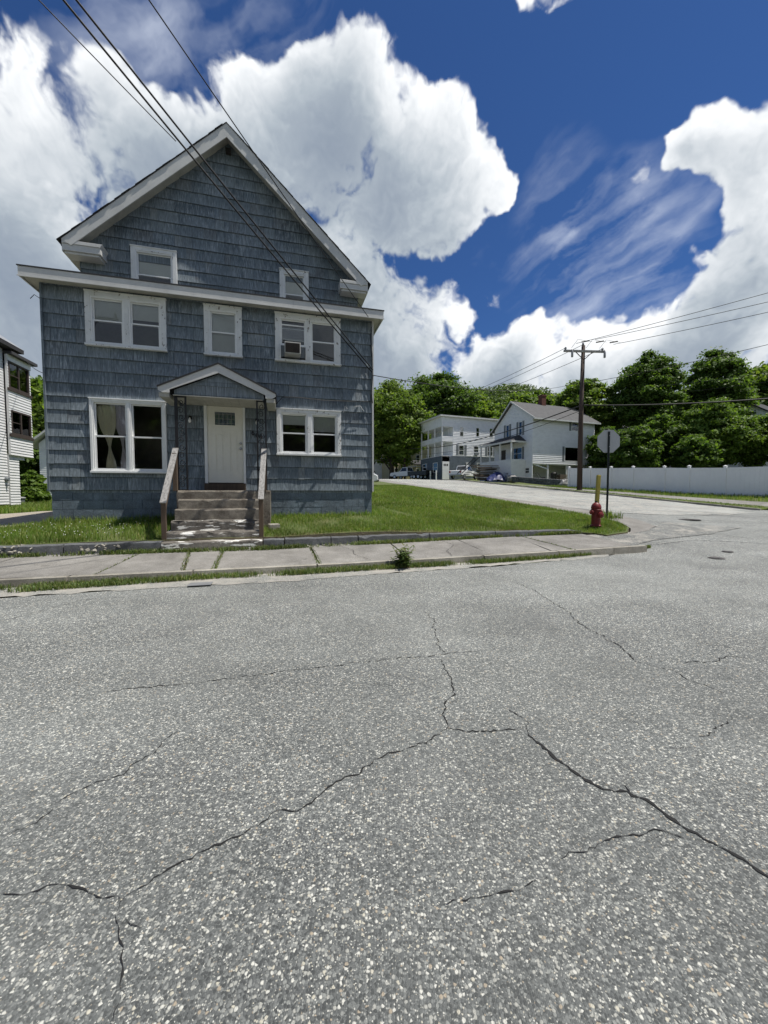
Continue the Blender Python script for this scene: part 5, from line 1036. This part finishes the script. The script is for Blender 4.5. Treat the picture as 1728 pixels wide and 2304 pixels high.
# ------------------------------------------------------------------ vehicles
def wheels(e, xs, w_, r=.36):
    for x in xs:
        for sg in (-1, 1):
            t = MB().lathe([(r * .62, -.11), (r * .92, -.11), (r, -.07), (r, .07), (r * .92, .11), (r * .62, .11)], 20, Matrix.Translation((x, sg * (w_ / 2 - .10), r)) @ Matrix.Rotation(math.pi / 2, 4, 'X')).build('wheel', M_TYRE, e); MB().lathe([(r * .60, -.112), (r * .60, .112)], 16, Matrix.Translation((x, sg * (w_ / 2 - .10), r)) @ Matrix.Rotation(math.pi / 2, 4, 'X')).build('rim', M_RIM, t)
M_AUTO = simple('car_glass', (.02, .025, .03), .08, .1, 1, 0, spec=.8)
def body(prof, w_, taper=.0):
    mb = MB(); mb.prism(prof, -w_ / 2, w_ / 2, 'y'); return mb
def pickup(label, x, y, rz, paint, cap=True):
    e = empty('pickup_truck', (x, y, zR(x, y) + .01), rz, label, 'truck', 'pickups parked by the flat roofed house')
    body([(-2.75, .55), (-2.70, 1.08), (-2.45, 1.14), (-.75, 1.14), (-.75, 1.16), (.55, 1.16), (.95, 1.16), (2.45, 1.05), (2.72, .92), (2.75, .5), (2.2, .45), (-2.2, .45)], 1.9).build('body', paint, e, bevel=.05)
    MB().add([(-.85, -.88, 1.161), (.95, -.88, 1.161), (.95, .88, 1.161), (-.85, .88, 1.161), (-.70, -.74, 1.86), (.25, -.74, 1.86), (.25, .74, 1.86), (-.70, .74, 1.86)], [(0,3,2,1),(4,5,6,7),(0,1,5,4),(1,2,6,5),(2,3,7,6),(3,0,4,7)]).build('cab', paint, e, bevel=.05)
    for sg in (-1, 1): MB().add([(-.70, sg * .885, 1.22), (.72, sg * .885, 1.22), (.22, sg * .765, 1.78), (-.60, sg * .765, 1.78)], [(0, 1, 2, 3) if sg < 0 else (3, 2, 1, 0)]).build('side_glass', M_AUTO, e); MB().box(-2.765, -2.74, sg * .78 - .09, sg * .78 + .09, .78, 1.08).build('tail_lamp', M_LAMPR, e); MB().box(2.70, 2.765, sg * .72 - .15, sg * .72 + .15, .74, .92).build('headlight', M_CERAMIC, e)
    MB().add([(-.835, -.72, 1.25), (-.835, .72, 1.25), (-.725, .64, 1.78), (-.725, -.64, 1.78)], [(3, 2, 1, 0)]).build('rear_glass', M_AUTO, e); MB().add([(.93, -.76, 1.22), (.93, .76, 1.22), (.30, .68, 1.80), (.30, -.68, 1.80)], [(0, 1, 2, 3)]).build('windscreen', M_AUTO, e)
    MB().box(-2.86, -2.70, -.85, .85, .42, .58).build('bumper', M_STEEL, e)
    if cap: MB().box(-2.5, -.9, -.8, .8, 1.95, 2.0).build('rack_top', M_FASCIA, e); [MB().box(a, a + .05, b, b + .05, 1.14, 1.95).build('rack_post', M_IRON, e) for a in (-2.45, -1.0) for b in (-.8, .75)]
    wheels(e, (-1.75, 1.75), 1.9); return e
rzS = math.atan2(.935, -.355)
vx, vy = 3.7, 64.0; pickup('white pickup with ladder rack parked up the side street', vx, vy, rzS + .5, M_CARW)
tx, ty = 5.6, 60.0; tr = empty('trailer', (tx, ty, zR(tx, ty)), rzS + .45, 'black utility trailer behind the white pickup', 'trailer')
MB().box(-1.8, 1.8, -.9, .9, .55, .65).build('bed', M_CARB, tr)
for sg in (-1, 1): MB().box(-1.8, 1.8, sg * .88 - .02, sg * .88 + .02, .65, 1.15).build('side', M_CARB, tr)
MB().box(-1.82, -1.78, -.9, .9, .65, 1.3).build('tailgate', M_CARB, tr); MB().bar((1.8, 0, .55), (3.0, 0, .5), .1, .1).build('tongue', M_CARB, tr); wheels(tr, (-.4, .4), 2.0, .33)
pickup('white pickup with red lamps under the porch stairs', 11.2, 54.0, RZ + .55, M_CARW, False)
# white car nosing out behind the blue house
cx, cy = -2.75, 26.9; car = empty('parked_car', (cx, cy, zL(cx, cy) + .01 if zL(cx, cy) > zR(cx, cy) else zR(cx, cy) + .01), YAW - .12, 'white car nosing out from behind the blue house', 'car')
body([(-2.2, .35), (-2.25, .75), (-2.1, 1.0), (.75, 1.0), (1.9, .90), (2.22, .72), (2.28, .38), (1.9, .28), (-1.9, .28)], 1.78).build('body', M_CARW, car, bevel=.06)
MB().add([(-2.0, -.8, 1.001), (1.0, -.8, 1.001), (1.0, .8, 1.001), (-2.0, .8, 1.001), (-1.6, -.65, 1.5), (.2, -.65, 1.5), (.2, .65, 1.5), (-1.6, .65, 1.5)], [(0,3,2,1),(4,5,6,7),(0,1,5,4),(1,2,6,5),(2,3,7,6),(3,0,4,7)]).build('cabin', M_AUTO, car, bevel=.05)
MB().box(2.15, 2.32, -.82, .82, .3, .52).build('bumper', M_CARB, car, bevel=.03); wheels(car, (-1.4, 1.45), 1.8, .34)
for sg in (-1, 1): MB().box(2.12, 2.26, sg * .62 - .16, sg * .62 + .16, .62, .76).build('headlight', M_CERAMIC, car)

# ------------------------------------------------------------------ yard clutter under the gabled house
def yard(x, y): c_, s_ = .935, .355; return (17.06 + x * c_ - y * s_, 44.5 + x * s_ + y * c_)
x, y = yard(-3.6, 4.2); lp = empty('lumber_pile', (x, y, zR(x, y)), RZ, 'pile of old lumber by the porch stairs', 'lumber', None)
for k in range(22): MB().box(-1.3 + random.uniform(-.3, .3), 1.3 + random.uniform(-.3, .3), -.07, .07, -.04, .04, Matrix.Translation((0, random.uniform(-.9, .9), .1 + k * .085)) @ Matrix.Rotation(random.uniform(-.2, .2), 4, 'Z')).build('board', M_LUMBER, lp)
x, y = yard(-3.4, 2.2); tp = MB(); nx = 9; vs = []
for j in range(nx):
    for i in range(nx): u, v = i / 8 - .5, j / 8 - .5; vs.append((u * 2.2, v * 2.0, max(0, 1.0 - 3.2 * (u * u + v * v)) * (1 + .25 * math.sin(5 * u + 3 * v)) + random.uniform(0, .12)))
tp.add(vs, [(j*nx+i, j*nx+i+1, (j+1)*nx+i+1, (j+1)*nx+i) for j in range(8) for i in range(8)]); o = tp.build('tarp_heap', M_TARP); o.location = (x, y, zR(x, y)); tag(o, 'dark blue tarp heap beside the lumber pile', 'tarp')
def boulder(label, x, y, r):
    mb = MB(); rr = random.Random(int(x * 10)); pts = []
    n, m = 10, 7
    prof = [(r * math.sin(math.pi * (k + .3) / (m - .4)), r * .75 * (1 - math.cos(math.pi * (k + .3) / (m - .4)))) for k in range(m)]
    mb.lathe(prof, n); mb.v = [(a * rr.uniform(.8, 1.15), b * rr.uniform(.8, 1.15), c * rr.uniform(.85, 1.1) - r * .3) for a, b, c in mb.v]; o = mb.build('boulder', M_ROCK, bevel=.03); o.location = (x, y, zR(x, y)); tag(o, label, 'rock', 'boulders at the ends of the low wall')
boulder('pale boulder at the left end of the low yard wall', 14.6, 44.2, .62); boulder('pale boulder at the fence end of the low wall', 15.3, 32.4, .55)
lw = empty('yard_wall', (14.75, 43.5, 0), 0, 'low mossy stone wall before the gabled house', 'wall'); a0, a1 = Vector((14.5, 43.4)), Vector((15.2, 33.0))
for k in range(22):
    q0 = a0.lerp(a1, k / 22); q1 = a0.lerp(a1, (k + .95) / 22); zb = zR(q0.x, q0.y)
    for j in range(2): MB().bar((q0.x - 14.75 + random.uniform(-.05, .05), q0.y - 43.5, zb + .14 + j * .30), (q1.x - 14.75 + random.uniform(-.05, .05), q1.y - 43.5, zb + .14 + j * .30), .4, .27).build('stone', M_RET, lw, bevel=.03)
x, y = yard(-2.8, .9); bi = empty('bicycle', (x, y, zR(x, y)), RZ + 1.2, 'old bicycle leaning by the cellar door', 'bicycle')
for cx_ in (-.5, .5): MB().tube([(cx_ + .33 * math.cos(a), 0, .34 + .33 * math.sin(a)) for a in np.linspace(0, 2 * math.pi, 25)], .02, 5, False).build('wheel', M_TYRE, bi)
MB().tube([(-.5, 0, .34), (-.15, 0, .8), (.38, 0, .78), (0, 0, .32), (-.5, 0, .34)], .02, 5).tube([(-.15, 0, .8), (0, 0, .32)], .02, 5).tube([(.5, 0, .34), (.36, 0, .95)], .02, 5).build('frame', M_STEEL, bi); MB().tube([(.34, -.28, 1.0), (.36, 0, .96), (.34, .28, 1.0)], .015, 5).build('handlebar', M_IRON, bi); MB().box(-.28, -.06, -.06, .06, .86, .91).build('saddle', M_IRON, bi, bevel=.01)
for lab, dx, dy, r, mt in (('grey lawn mower by the cellar window', 1.0, -.6, .3, M_BIN), ('black rubbish barrel under the overhang', 2.8, -.3, .34, M_CARB), ('brown crate under the overhang', 4.0, -.2, .4, M_LUMBER)):
    x, y = yard(dx - .5, dy - .6); e = empty('yard_item', (x, y, zR(x, y)), RZ, lab, lab.split()[-1] if 'mower' not in lab else 'mower')
    if 'barrel' in lab: e.name = 'barrel'; MB().lathe([(r * .8, 0), (r, .8), (r * 1.05, .82), (r * 1.05, .86)], 16).build('drum', mt, e); MB().lathe([(r * 1.07, .861), (r * .9, .93)], 16).build('lid', mt, e)
    elif 'crate' in lab:
        e.name = 'crate'
        for k in range(4): MB().box(-.5, .5, -.4, -.37, k * .17, k * .17 + .14).build('slat', mt, e); MB().box(-.5, .5, .37, .4, k * .17, k * .17 + .14).build('slat', mt, e); MB().box(-.5, -.47, -.369, .369, k * .17, k * .17 + .14).build('slat', mt, e); MB().box(.47, .5, -.369, .369, k * .17, k * .17 + .14).build('slat', mt, e)
    else:
        e.name = 'lawn_mower'; MB().box(-.35, .35, -.25, .25, .12, .28).build('deck', mt, e, bevel=.04); MB().box(-.15, .15, -.12, .12, .281, .5).build('engine', M_CARB, e, bevel=.03); MB().tube([(-.3, -.2, .25), (-1.0, -.2, .95), (-1.0, .2, .95), (-.3, .2, .25)], .015, 5).build('handle', M_IRON, e); wheels(e, (-.28, .28), .66, .11)
x, y = -21.5, 22.7; e = empty('bucket', (x, y, zL(x, y)), 0, 'grey plastic bin at the corner of the white porch house', 'bin'); MB().lathe([(.20, 0), (.26, .42), (.29, .43), (.29, .47), (.25, .47), (.2, .1)], 18).build('tub', M_BIN, e); MB().lathe([(.28, .472), (.28, .50), (.1, .52)], 18).build('lid', M_FASCIA, e)

# ------------------------------------------------------------------ vegetation
def leafcloud(centres, radii, n, size, rng, flat=.8, up=.8, shell=.55):
    k = rng.choice(len(centres), n, p=radii ** 2 / (radii ** 2).sum()); d = rng.normal(size=(n, 3)); d /= np.linalg.norm(d, axis=1)[:, None]
    r = radii[k] * (shell + (1 - shell) * rng.random(n) ** .5) * rng.uniform(.82, 1.12, n); P = centres[k] + d * r[:, None] * np.array([1.25, 1.25, .58])
    nrm = d + rng.normal(size=(n, 3)) * flat + np.array([0, 0, up]); nrm /= np.linalg.norm(nrm, axis=1)[:, None]
    a = np.cross(nrm, rng.normal(size=(n, 3))); a /= np.linalg.norm(a, axis=1)[:, None]; b = np.cross(nrm, a); s = size * rng.uniform(.55, 1.3, n)[:, None]
    V = np.stack([P - a * s, P + b * s * .55 - nrm * s * .12, P + a * s, P - b * s * .55 - nrm * s * .12], 1).reshape(-1, 3)
    return V, np.arange(4 * n).reshape(-1, 4)
def tree(name, label, x, y, H, R, crown0, nl, size, kind, seed, clumps=46, squash=1., group=None, cat='tree', trunk=True, zb=None, loose=.3):
    rng = np.random.default_rng(seed); z = (zR(x, y) if zb is None else zb); e = empty(name, (x, y, z), 0, label, cat, group); rr = random.Random(seed)
    clumps = int(clumps * 5.5); nl = int(nl * 1.25); ch = (H - crown0) / 2; cz = crown0 + ch; C = []; Rd = []
    while len(C) < clumps:
        q = rng.normal(size=3); q /= np.linalg.norm(q); q *= rng.random() ** .4; w_ = 1 - .35 * max(0, q[2]) - .15 * max(0, -q[2])
        C.append((q[0] * R * .90 * w_, q[1] * R * .90 * w_ * squash, cz + q[2] * ch * .86)); Rd.append(R * rng.uniform(.05, .17))
    C = np.array(C); Rd = np.array(Rd)
    V, F_ = leafcloud(C, Rd, nl, size, rng, shell=.25); V2, F2 = leafcloud(C, Rd * 1.7, int(nl * loose * .9), size, rng)
    link('crown', fastmesh('crown', np.r_[V, V2], np.r_[F_, F2 + len(V)]), M_LEAF[kind], e)
    if trunk:
        tr_ = MB(); th = crown0 + ch * .9; wob = lambda a: rr.uniform(-a, a); r0_ = H * .018 + .06; pts = [(0, 0, -.3), (wob(.1), wob(.1), th * .35), (wob(.25), wob(.25), th * .7), (wob(.4), wob(.4), th)]
        tr_.tube(pts, [r0_ * 1.3, r0_, r0_ * .75, r0_ * .35], 9).build('trunk', M_BARK, e, smooth=True); ix = rng.choice(len(C), min(12, len(C)), replace=False); lb = MB()
        for i in ix:
            c = Vector(C[i]); s_ = Vector((0, 0, max(crown0 * .75, min(c.z - R * .35, th * .9)))); m_ = s_.lerp(c, .5) + Vector((0, 0, R * .08)); lb.tube([s_, m_, c], [r0_ * .45, r0_ * .28, r0_ * .08], 6)
        lb.build('limbs', M_BARK, e, smooth=True)
    return e
gT = 'trees behind the fence'; gL_ = 'trees up the side street'
tree('maple_tree', 'broad bright maple just right of the blue house', 1.4, 68, 17.5, 7.6, 1.6, 44000, .26, 'mid', 1, 56, group=gL_)
tree('maple_tree', 'tall green tree rising behind the maple and blue house', -4.5, 92, 21, 8, 4, 20000, .36, 'mid', 14, 50, group=gL_)
tree('elm_tree', 'dark spreading tree behind the flat roofed house', 11.0, 84, 23.5, 9.5, 6, 36000, .32, 'dark', 2, 60, group=gL_)
tree('oak_tree', 'rounded green tree above the gabled house roof left side', 21.5, 96, 22.5, 9, 5, 20000, .45, 'mid', 3, 50, group=gL_)
tree('ash_tree', 'green tree rising behind the chimney of the gabled house', 30.5, 82, 18.5, 8, 4, 20000, .42, 'mid', 4, 46, group=gL_)
tree('locust_tree', 'bright tree touching the utility pole behind the house', 27.4, 53, 14.0, 4.6, 2, 34000, .22, 'mid', 5, 46, group=gT)
tree('black_locust', 'tall dark leafy tree with layered top, left of the pair', 32.4, 48, 15.8, 4.1, 3.0, 44000, .19, 'dark', 6, 60, group=gT)
tree('black_locust', 'tall dark leafy tree with layered top, right of the pair', 40.6, 48, 15.6, 4.3, 3.0, 46000, .19, 'dark', 7, 60, group=gT)
tree('young_maple', 'bright yellow green young maple behind the fence', 32.3, 38, 8.6, 3.4, .8, 32000, .15, 'bright', 8, 46, group=gT)
tree('young_maple', 'bright green sapling at the right end of the fence', 37.0, 38, 6.6, 3.0, .5, 22000, .15, 'bright', 9, 40, group=gT)
tree('far_maple', 'green tree behind the dark roofed house at the right edge', 55, 56, 16.0, 7, 3, 18000, .36, 'mid', 10, 46, group=gT)
tree('far_maple', 'hazy green tree between the locusts and right edge', 50, 60, 13.6, 6, 3, 14000, .36, 'bright', 11, 40, group=gT)
for k, (x, y, h, r, kind, lab) in enumerate(((26.2, 45.5, 6.5, 2.4, 'dark', 'dark shrub against the side of the gabled house'), (24.5, 38, 5.8, 2.6, 'dark', 'dark shrub right of the utility pole behind fence'), (28.4, 40, 7.2, 3.0, 'dark', 'tall dark shrub below the left locust'), (29.0, 36, 4.6, 2.4, 'dark', 'low dark shrub behind the fence middle'), (34.8, 41, 6.4, 3.0, 'dark', 'dark shrub between the young maples'), (36.5, 33, 4.2, 2.2, 'mid', 'green shrub at the fence end near the right edge'), (33, 30, 3.0, 1.8, 'mid', 'low green shrub behind the last fence panel'))):
    tree('shrub', lab, x, y, h, r, .1, 12000, .19, kind, 30 + k, 30, group='shrubs behind the fence', cat='shrub', trunk=True)
tree('backyard_tree', 'dark tree behind the white porch house at left', -33.0, 37, 11.8, 5.0, 1.5, 22000, .26, 'mid', 50, 46, group='trees at the left')
tree('backyard_tree', 'dark leafy tree above the small white garage', -36.0, 39.5, 10.5, 4.2, .8, 20000, .24, 'dark', 51, 44, group='trees at the left')
tree('backyard_tree', 'low dark tree filling the gap beside the garage', -30.6, 32.6, 6.5, 1.8, .3, 14000, .20, 'dark', 52, 36, group='trees at the left')
tree('shrub', 'leafy green shrub beside the bin at left', -22.75, 25.0, 2.3, .8, .1, 6000, .13, 'bright', 53, 26, group='shrubs at the left', cat='shrub', trunk=False)
tree('shrub', 'weedy shrub near the corner of the garage', -21.5, 23.8, 1.2, .7, .05, 5000, .11, 'bright', 54, 22, group='shrubs at the left', cat='shrub', trunk=False)
for k, (s_, d_, h_, lab) in enumerate(((-17, -14, 12, 'leftmost'), (-9.5, -15.5, 13, 'second from left'), (-2, -14, 11.5, 'middle'), (5.5, -15.5, 13, 'second from right'), (13, -14, 12, 'rightmost'))):  # unseen trees, added so the lower windows reflect dark and skylight is cut
    tree('unseen_tree', lab + ' of the street trees across the road from the house', *sd(s_, d_), h_, 5.0, .4, 7000, .42, 'dark', 80 + k, 30, group='street trees behind the viewer')
# wooded hill far behind: one mass
rng = np.random.default_rng(77)
def hillz(X, Y):
    r = 52 * np.exp(-(((X - 75) / 95) ** 2)) * np.exp(-(((Y - 235) / 75) ** 2)) + 12 * np.exp(-(((X + 60) / 90) ** 2)) * np.exp(-(((Y - 230) / 70) ** 2)); return r + 3 + EYE
hx = np.linspace(-220, 330, 70); hy = np.linspace(110, 400, 50); HXg, HYg = np.meshgrid(hx, hy); hz_ = hillz(HXg, HYg) - 1.0; n1, n2 = HXg.shape; I = np.arange(n1 * n2).reshape(n1, n2)
tag(link('hill', fastmesh('hill', np.c_[HXg.ravel(), HYg.ravel(), hz_.ravel()], np.stack([I[:-1, :-1], I[:-1, 1:], I[1:, 1:], I[1:, :-1]], -1).reshape(-1, 4)), M_LEAF['dark'], smooth=True), kind='structure')
n = 900; X = rng.uniform(-20, 230, n); Y = rng.uniform(120, 245, n); C = np.c_[X, Y, hillz(X, Y) + rng.uniform(2, 6, n)]
V, F_ = leafcloud(C, rng.uniform(3.0, 5.2, n), 90000, .85, rng); tag(link('forest', fastmesh('forest', V, F_), M_LEAF['hill']), 'dense green forest covering the hill behind the houses', 'forest', kind='stuff')

# grass and weeds
def blades(pts, h0, h1, w_, rng, lean=.5):
    n = len(pts); h = rng.uniform(h0, h1, n); a = rng.uniform(0, 2 * math.pi, n); d = np.c_[np.cos(a), np.sin(a), np.zeros(n)]; sdv = np.c_[-d[:, 1], d[:, 0], np.zeros(n)]; l = rng.uniform(0, lean, n)[:, None]; ww = (w_ * rng.uniform(.6, 1.3, n))[:, None]
    mid = pts + np.c_[np.zeros((n, 2)), h * .6] + d * l * h[:, None] * .25; tip = pts + np.c_[np.zeros((n, 2)), h * (1 - .3 * l[:, 0])] + d * l * h[:, None] * .9
    V = np.stack([pts - sdv * ww, pts + sdv * ww, mid + sdv * ww * .7, mid - sdv * ww * .7, tip], 1).reshape(-1, 3); b = np.arange(n)[:, None] * 5
    return V, np.concatenate([b + np.array([[0, 1, 2]]), b + np.array([[0, 2, 3]]), b + np.array([[3, 2, 4]])])
def grass(name, label, poly, zf, dens_, h0, h1, w_, seed, mask=None, mat=None, lean=.6):
    rng = np.random.default_rng(seed); xs = [p[0] for p in poly]; ys = [p[1] for p in poly]; n = int((max(xs) - min(xs)) * (max(ys) - min(ys)) * dens_); X = rng.uniform(min(xs), max(xs), n); Y = rng.uniform(min(ys), max(ys), n)
    k = inpoly(X, Y, poly)
    if mask is not None: k &= mask(X, Y, rng)
    X, Y = X[k], Y[k]; V, F_ = blades(np.c_[X, Y, zf(X, Y) + EYE - .01], h0, h1, w_, rng, lean); return tag(link(name, fastmesh(name, V, F_), mat or M_BLADE), label, 'grass', kind='stuff')
hs_poly = [sd(SL - .02, 11.0), sd(SR + .02, 11.0), sd(SR + .02, 23), sd(SL - .02, 23)]
stp = [sd(-2.48, 9.0), sd(-.44, 9.0), sd(-.44, 9.9), sd(-.28, 9.95), sd(-.28, 11), sd(-2.40, 11)]
def patch(X, Y): return .5 + .28 * np.sin(X * 1.7 + 2 * np.sin(Y * .9)) + .22 * np.sin(Y * 2.9 + 1.5 * np.sin(X * 2.3)) + .18 * np.sin(X * 5.1 + Y * 4.3)
out2 = lambda X, Y, rng: out(X, Y, rng) & (rng.random(len(X)) < np.clip(.25 + 1.1 * patch(X, Y), .12, 1))
out = lambda X, Y, rng: ~inpoly(X, Y, hs_poly) & ~inpoly(X, Y, stp) & ~inpoly(X, Y, DRIVEP)
near1 = [sd(-.5, 9.16), sd(4, 9.24), sd(8.2, 9.40), sd(8.55, 9.1), (6.2, 10.75), (6.92, 11.0), (7.3, 11.5), (7.38, 12.3), (7.25, 12.95), st(-1.0, 10.4), st(1, 10.36), sd(8.5, 13), sd(2.6, 12.6), sd(2.55, 11.0), sd(-.5, 11.0)]
grass('grass', 'mown green lawn grass right of the front steps', near1, gL, 3000, .03, .13, .0045, 1, out2)
grass('grass', 'lawn grass along the side street edge behind the house', [sd(2.6, 12.5), sd(8.6, 12.9), st(1, 10.4), st(4, 10.42), st(8, 10.38), st(14, 10.38), sd(2.6, 27)], gL, 800, .05, .13, .008, 2, out)
grass('grass', 'clover filled lawn grass left of the front steps', [sd(-8.6, 9.16), sd(-2.5, 9.16), sd(-2.5, 11.0), sd(-5.3, 11.05), sd(-6.1, 10.85), sd(-8.0, 10.9), sd(-12, 11.4), sd(-12, 9.16)], gL, 2800, .04, .17, .005, 3, out2)
grass('grass', 'rough grass around the gravel drive and left house', [(-24, 17), (-13.2, 14.8), (-12, 17), (-14, 27), (-26, 30), (-30, 22)], gL, 220, .10, .35, .012, 4, out)
gut_z = lambda X, Y: np.maximum(gR(X, Y) + .02, swf(X, Y) - .10)
grass('verge_grass', 'weedy grass strip along the street kerb', [sd(-8, 6.76), sd(-4, 6.80), sd(-2.6, 6.84), sd(-1, 6.94), sd(.5, 6.90), sd(3, 6.90), sd(6, 7.05), sd(8.8, 7.45), sd(8.9, 7.55), sd(6, 7.19), sd(3, 7.14), sd(-8, 7.13)], gut_z, 5200, .025, .11, .006, 5, lambda X, Y, r: r.random(len(X)) < np.clip(.95 + .7 * np.sin(X * 2.3 + Y) * np.sin(X * .9) + .3 * np.sin(X * 7), .06, 1), M_WEED, 1.0)
base_z = lambda X, Y: swf(X, Y) + 0
grass('base_weeds', 'low green weeds along the foot of the retaining kerb', [sd(-8, 8.72), sd(-4.5, 8.80), sd(-2.5, 8.74), sd(-.4, 8.66), sd(.2, 8.72), sd(3.5, 8.88), sd(8.2, 9.08), sd(8.3, 9.22), sd(3.5, 9.03), sd(-.4, 8.90), sd(-2.5, 8.92), sd(-8, 8.98)], base_z, 4600, .025, .13, .0075, 6, lambda X, Y, r: r.random(len(X)) < np.clip(.75 + .8 * np.sin(X * 1.9 + 1) * np.sin(X * .7 + 2) + .3 * np.sin(X * 9), .05, 1), M_WEED, 1.0)
for k, ((b0, f0), wdt) in enumerate(((SWJ[3], .02), (SWJ[4], .05), (SWJ[5], .05), (SWJ[6], .05), (SWJ[10], .03))):
    grass('joint_weeds', ['thin weeds in the diagonal sidewalk joint at left', 'weeds in the sidewalk joint before the left railing', 'weeds in the sidewalk joint before the steps', 'weeds in the sidewalk joint right of the steps', 'weeds in the joint near the kerb corner'][k], [sd(f0 - wdt, 7.2), sd(f0 + wdt, 7.2), sd(b0 + wdt, 8.95), sd(b0 - wdt, 8.95)], base_z, 2600, .015, .06, .006, 60 + k, lambda X, Y, r: r.random(len(X)) < .55, M_WEED, 1.0)
grass('bank_grass', 'shaded grass at the foot of the white fence', [st(t, -2.15) for t in (-5, 2, 8, 14)] + [st(t, -4.1) for t in (14, 8, 2, -5)], lambda X, Y: gR(X, Y) + .03, 260, .06, .22, .010, 8)
grass('far_verge_grass', 'thin grass strip between side street and far path', [st(t, -.15) for t in (-2, 4, 10, 16, 22)] + [st(t, -1.0) for t in (22, 16, 10, 4, -2)], lambda X, Y: gR(X, Y) + .045, 260, .03, .10, .010, 9)
grass('corner_weeds', 'tall weeds around the stop sign post', [(7.2, 12.6), (7.9, 12.7), (7.8, 13.3), (7.2, 13.2)], gL, 700, .05, .30, .010, 10)
grass('rim_grass', 'dead brown grass along the top of the retaining kerb', [sd(-.2, 9.12), sd(3, 9.18), sd(7.5, 9.33), sd(7.5, 9.45), sd(3, 9.34), sd(-.2, 9.30)], gL, 3000, .01, .05, .006, 11, lambda X, Y, r: r.random(len(X)) < np.clip(.5 + .7 * np.sin(X * 2.1), .1, 1), m_leaf('dead_blade', [(.20, .14, .07), (.28, .21, .11), (.12, .10, .05)], .2), 1.2)
grass('wall_grass', 'taller unmown grass along the foot of the house wall', [sd(-5.4, 10.72), sd(-2.5, 10.72), sd(-2.5, 10.98), sd(-5.4, 10.98)], gL, 1500, .10, .28, .006, 21)
grass('wall_grass', 'taller unmown grass right of the steps by the foundation', [sd(-.2, 10.76), sd(2.6, 10.82), sd(2.75, 11.2), sd(2.6, 11.0), sd(-.2, 10.98)], gL, 1100, .06, .20, .006, 22)
# clover heads in the left lawn
rng = np.random.default_rng(5); cl = MB()
for k in range(120):
    s_, d_ = rng.uniform(-5.6, -3.2), rng.uniform(9.25, 10.5); x, y = sd(s_, d_); z = zL(x, y) + rng.uniform(.07, .14); r = rng.uniform(.006, .011)
    cl.add([(x + r, y, z), (x, y + r, z), (x - r, y, z), (x, y - r, z), (x, y, z + r * 1.3), (x, y, z - r)], [(0,1,4), (1,2,4), (2,3,4), (3,0,4), (1,0,5), (2,1,5), (3,2,5), (0,3,5)])
tag(cl.build('clover_flowers', M_CLOVER), 'white clover flowers scattered in the left lawn', 'flowers', kind='stuff')
# large weed growing out of the gutter
wx, wy = .36, 7.33; wp = empty('gutter_weed', (wx, wy, gut_z(np.array([wx]), np.array([wy]))[0] + EYE - .01), 0, 'large leafy weed growing from the gutter by the kerb', 'weed')
lm = bpy.data.meshes.new('leaf'); lm.from_pydata([(0, 0, 0), (.35, .16, .06), (.35, -.16, .06), (.35, 0, .02), (.7, .13, .05), (.7, -.13, .05), (.7, 0, .0), (1, 0, -.12)], [], [(0, 3, 1), (0, 2, 3), (1, 3, 6, 4), (2, 5, 6, 3), (4, 6, 7), (5, 7, 6)]); lm.materials.append(M_WEED); lm.update()
rr = random.Random(4)
for k in range(20):
    a = rr.uniform(0, 2 * math.pi); l = rr.uniform(.16, .50); sp = rr.uniform(.05, .26); tip = Vector((math.cos(a) * sp, math.sin(a) * sp, l * (1.05 - sp))); st_ = MB().tube([(0, 0, 0), tuple(tip * .55 + Vector((0, 0, .04))), tuple(tip)], [.006, .005, .002], 5).build('stem', M_WEED, wp)
    for j in range(13):
        t = .18 + .82 * j / 12; p = tip * t + Vector((0, 0, .05 * (1 - abs(2 * t - 1)))); o = bpy.data.objects.new('leaf', lm); COL.objects.link(o); o.parent = st_; L_ = rr.uniform(.12, .19) * (1.15 - .5 * t); o.scale = (L_, L_ * .85, L_); o.location = p; o.rotation_euler = (rr.uniform(-.4, .4), rr.uniform(-.7, .25), a + j * 2.4 + rr.uniform(-.4, .4))
wl_ = MB()
for k in range(60):
    x, y = rr.gauss(0, .22), rr.gauss(-.05, .06); q = rr.uniform(.01, .03); a = rr.uniform(0, 3); wl_.add([(x + q * math.cos(a), y + q * math.sin(a), .012), (x - q * math.sin(a) * .4, y + q * math.cos(a) * .4, .018), (x - q * math.cos(a), y - q * math.sin(a), .012), (x + q * math.sin(a) * .4, y - q * math.cos(a) * .4, .02)], [(0, 1, 2, 3)])
tag(wl_.build('dead_leaves', simple('dead_leaf', (.12, .05, .03), .9, .3, 5, 0), wp), kind='stuff')
# loose rubble on the broken retaining kerb
rb = MB()
for k in range(90):
    c_ = rr.choice([(-5.0, .35), (-3.5, .35), (1.0, .5), (2.2, .4)]); s_ = rr.gauss(c_[0], c_[1] * .5); d_ = rr.uniform(8.86, 9.06); x, y = sd(s_, d_); z = rr.uniform(-1.16, -1.0) + EYE; q = rr.uniform(.012, .04); Mx = Matrix.Translation((x, y, z if c_[0] < 0 else sw(s_, d_) + EYE + .01)) @ Matrix.Rotation(rr.uniform(0, 3), 4, Vector((rr.random(), rr.random(), rr.random() + .1)).normalized()); rb.box(-q, q, -q * .7, q * .7, -q * .35, q * .35, Mx)
tag(rb.build('rubble', M_KERB), 'broken concrete rubble along the retaining kerb', 'rubble', kind='stuff')
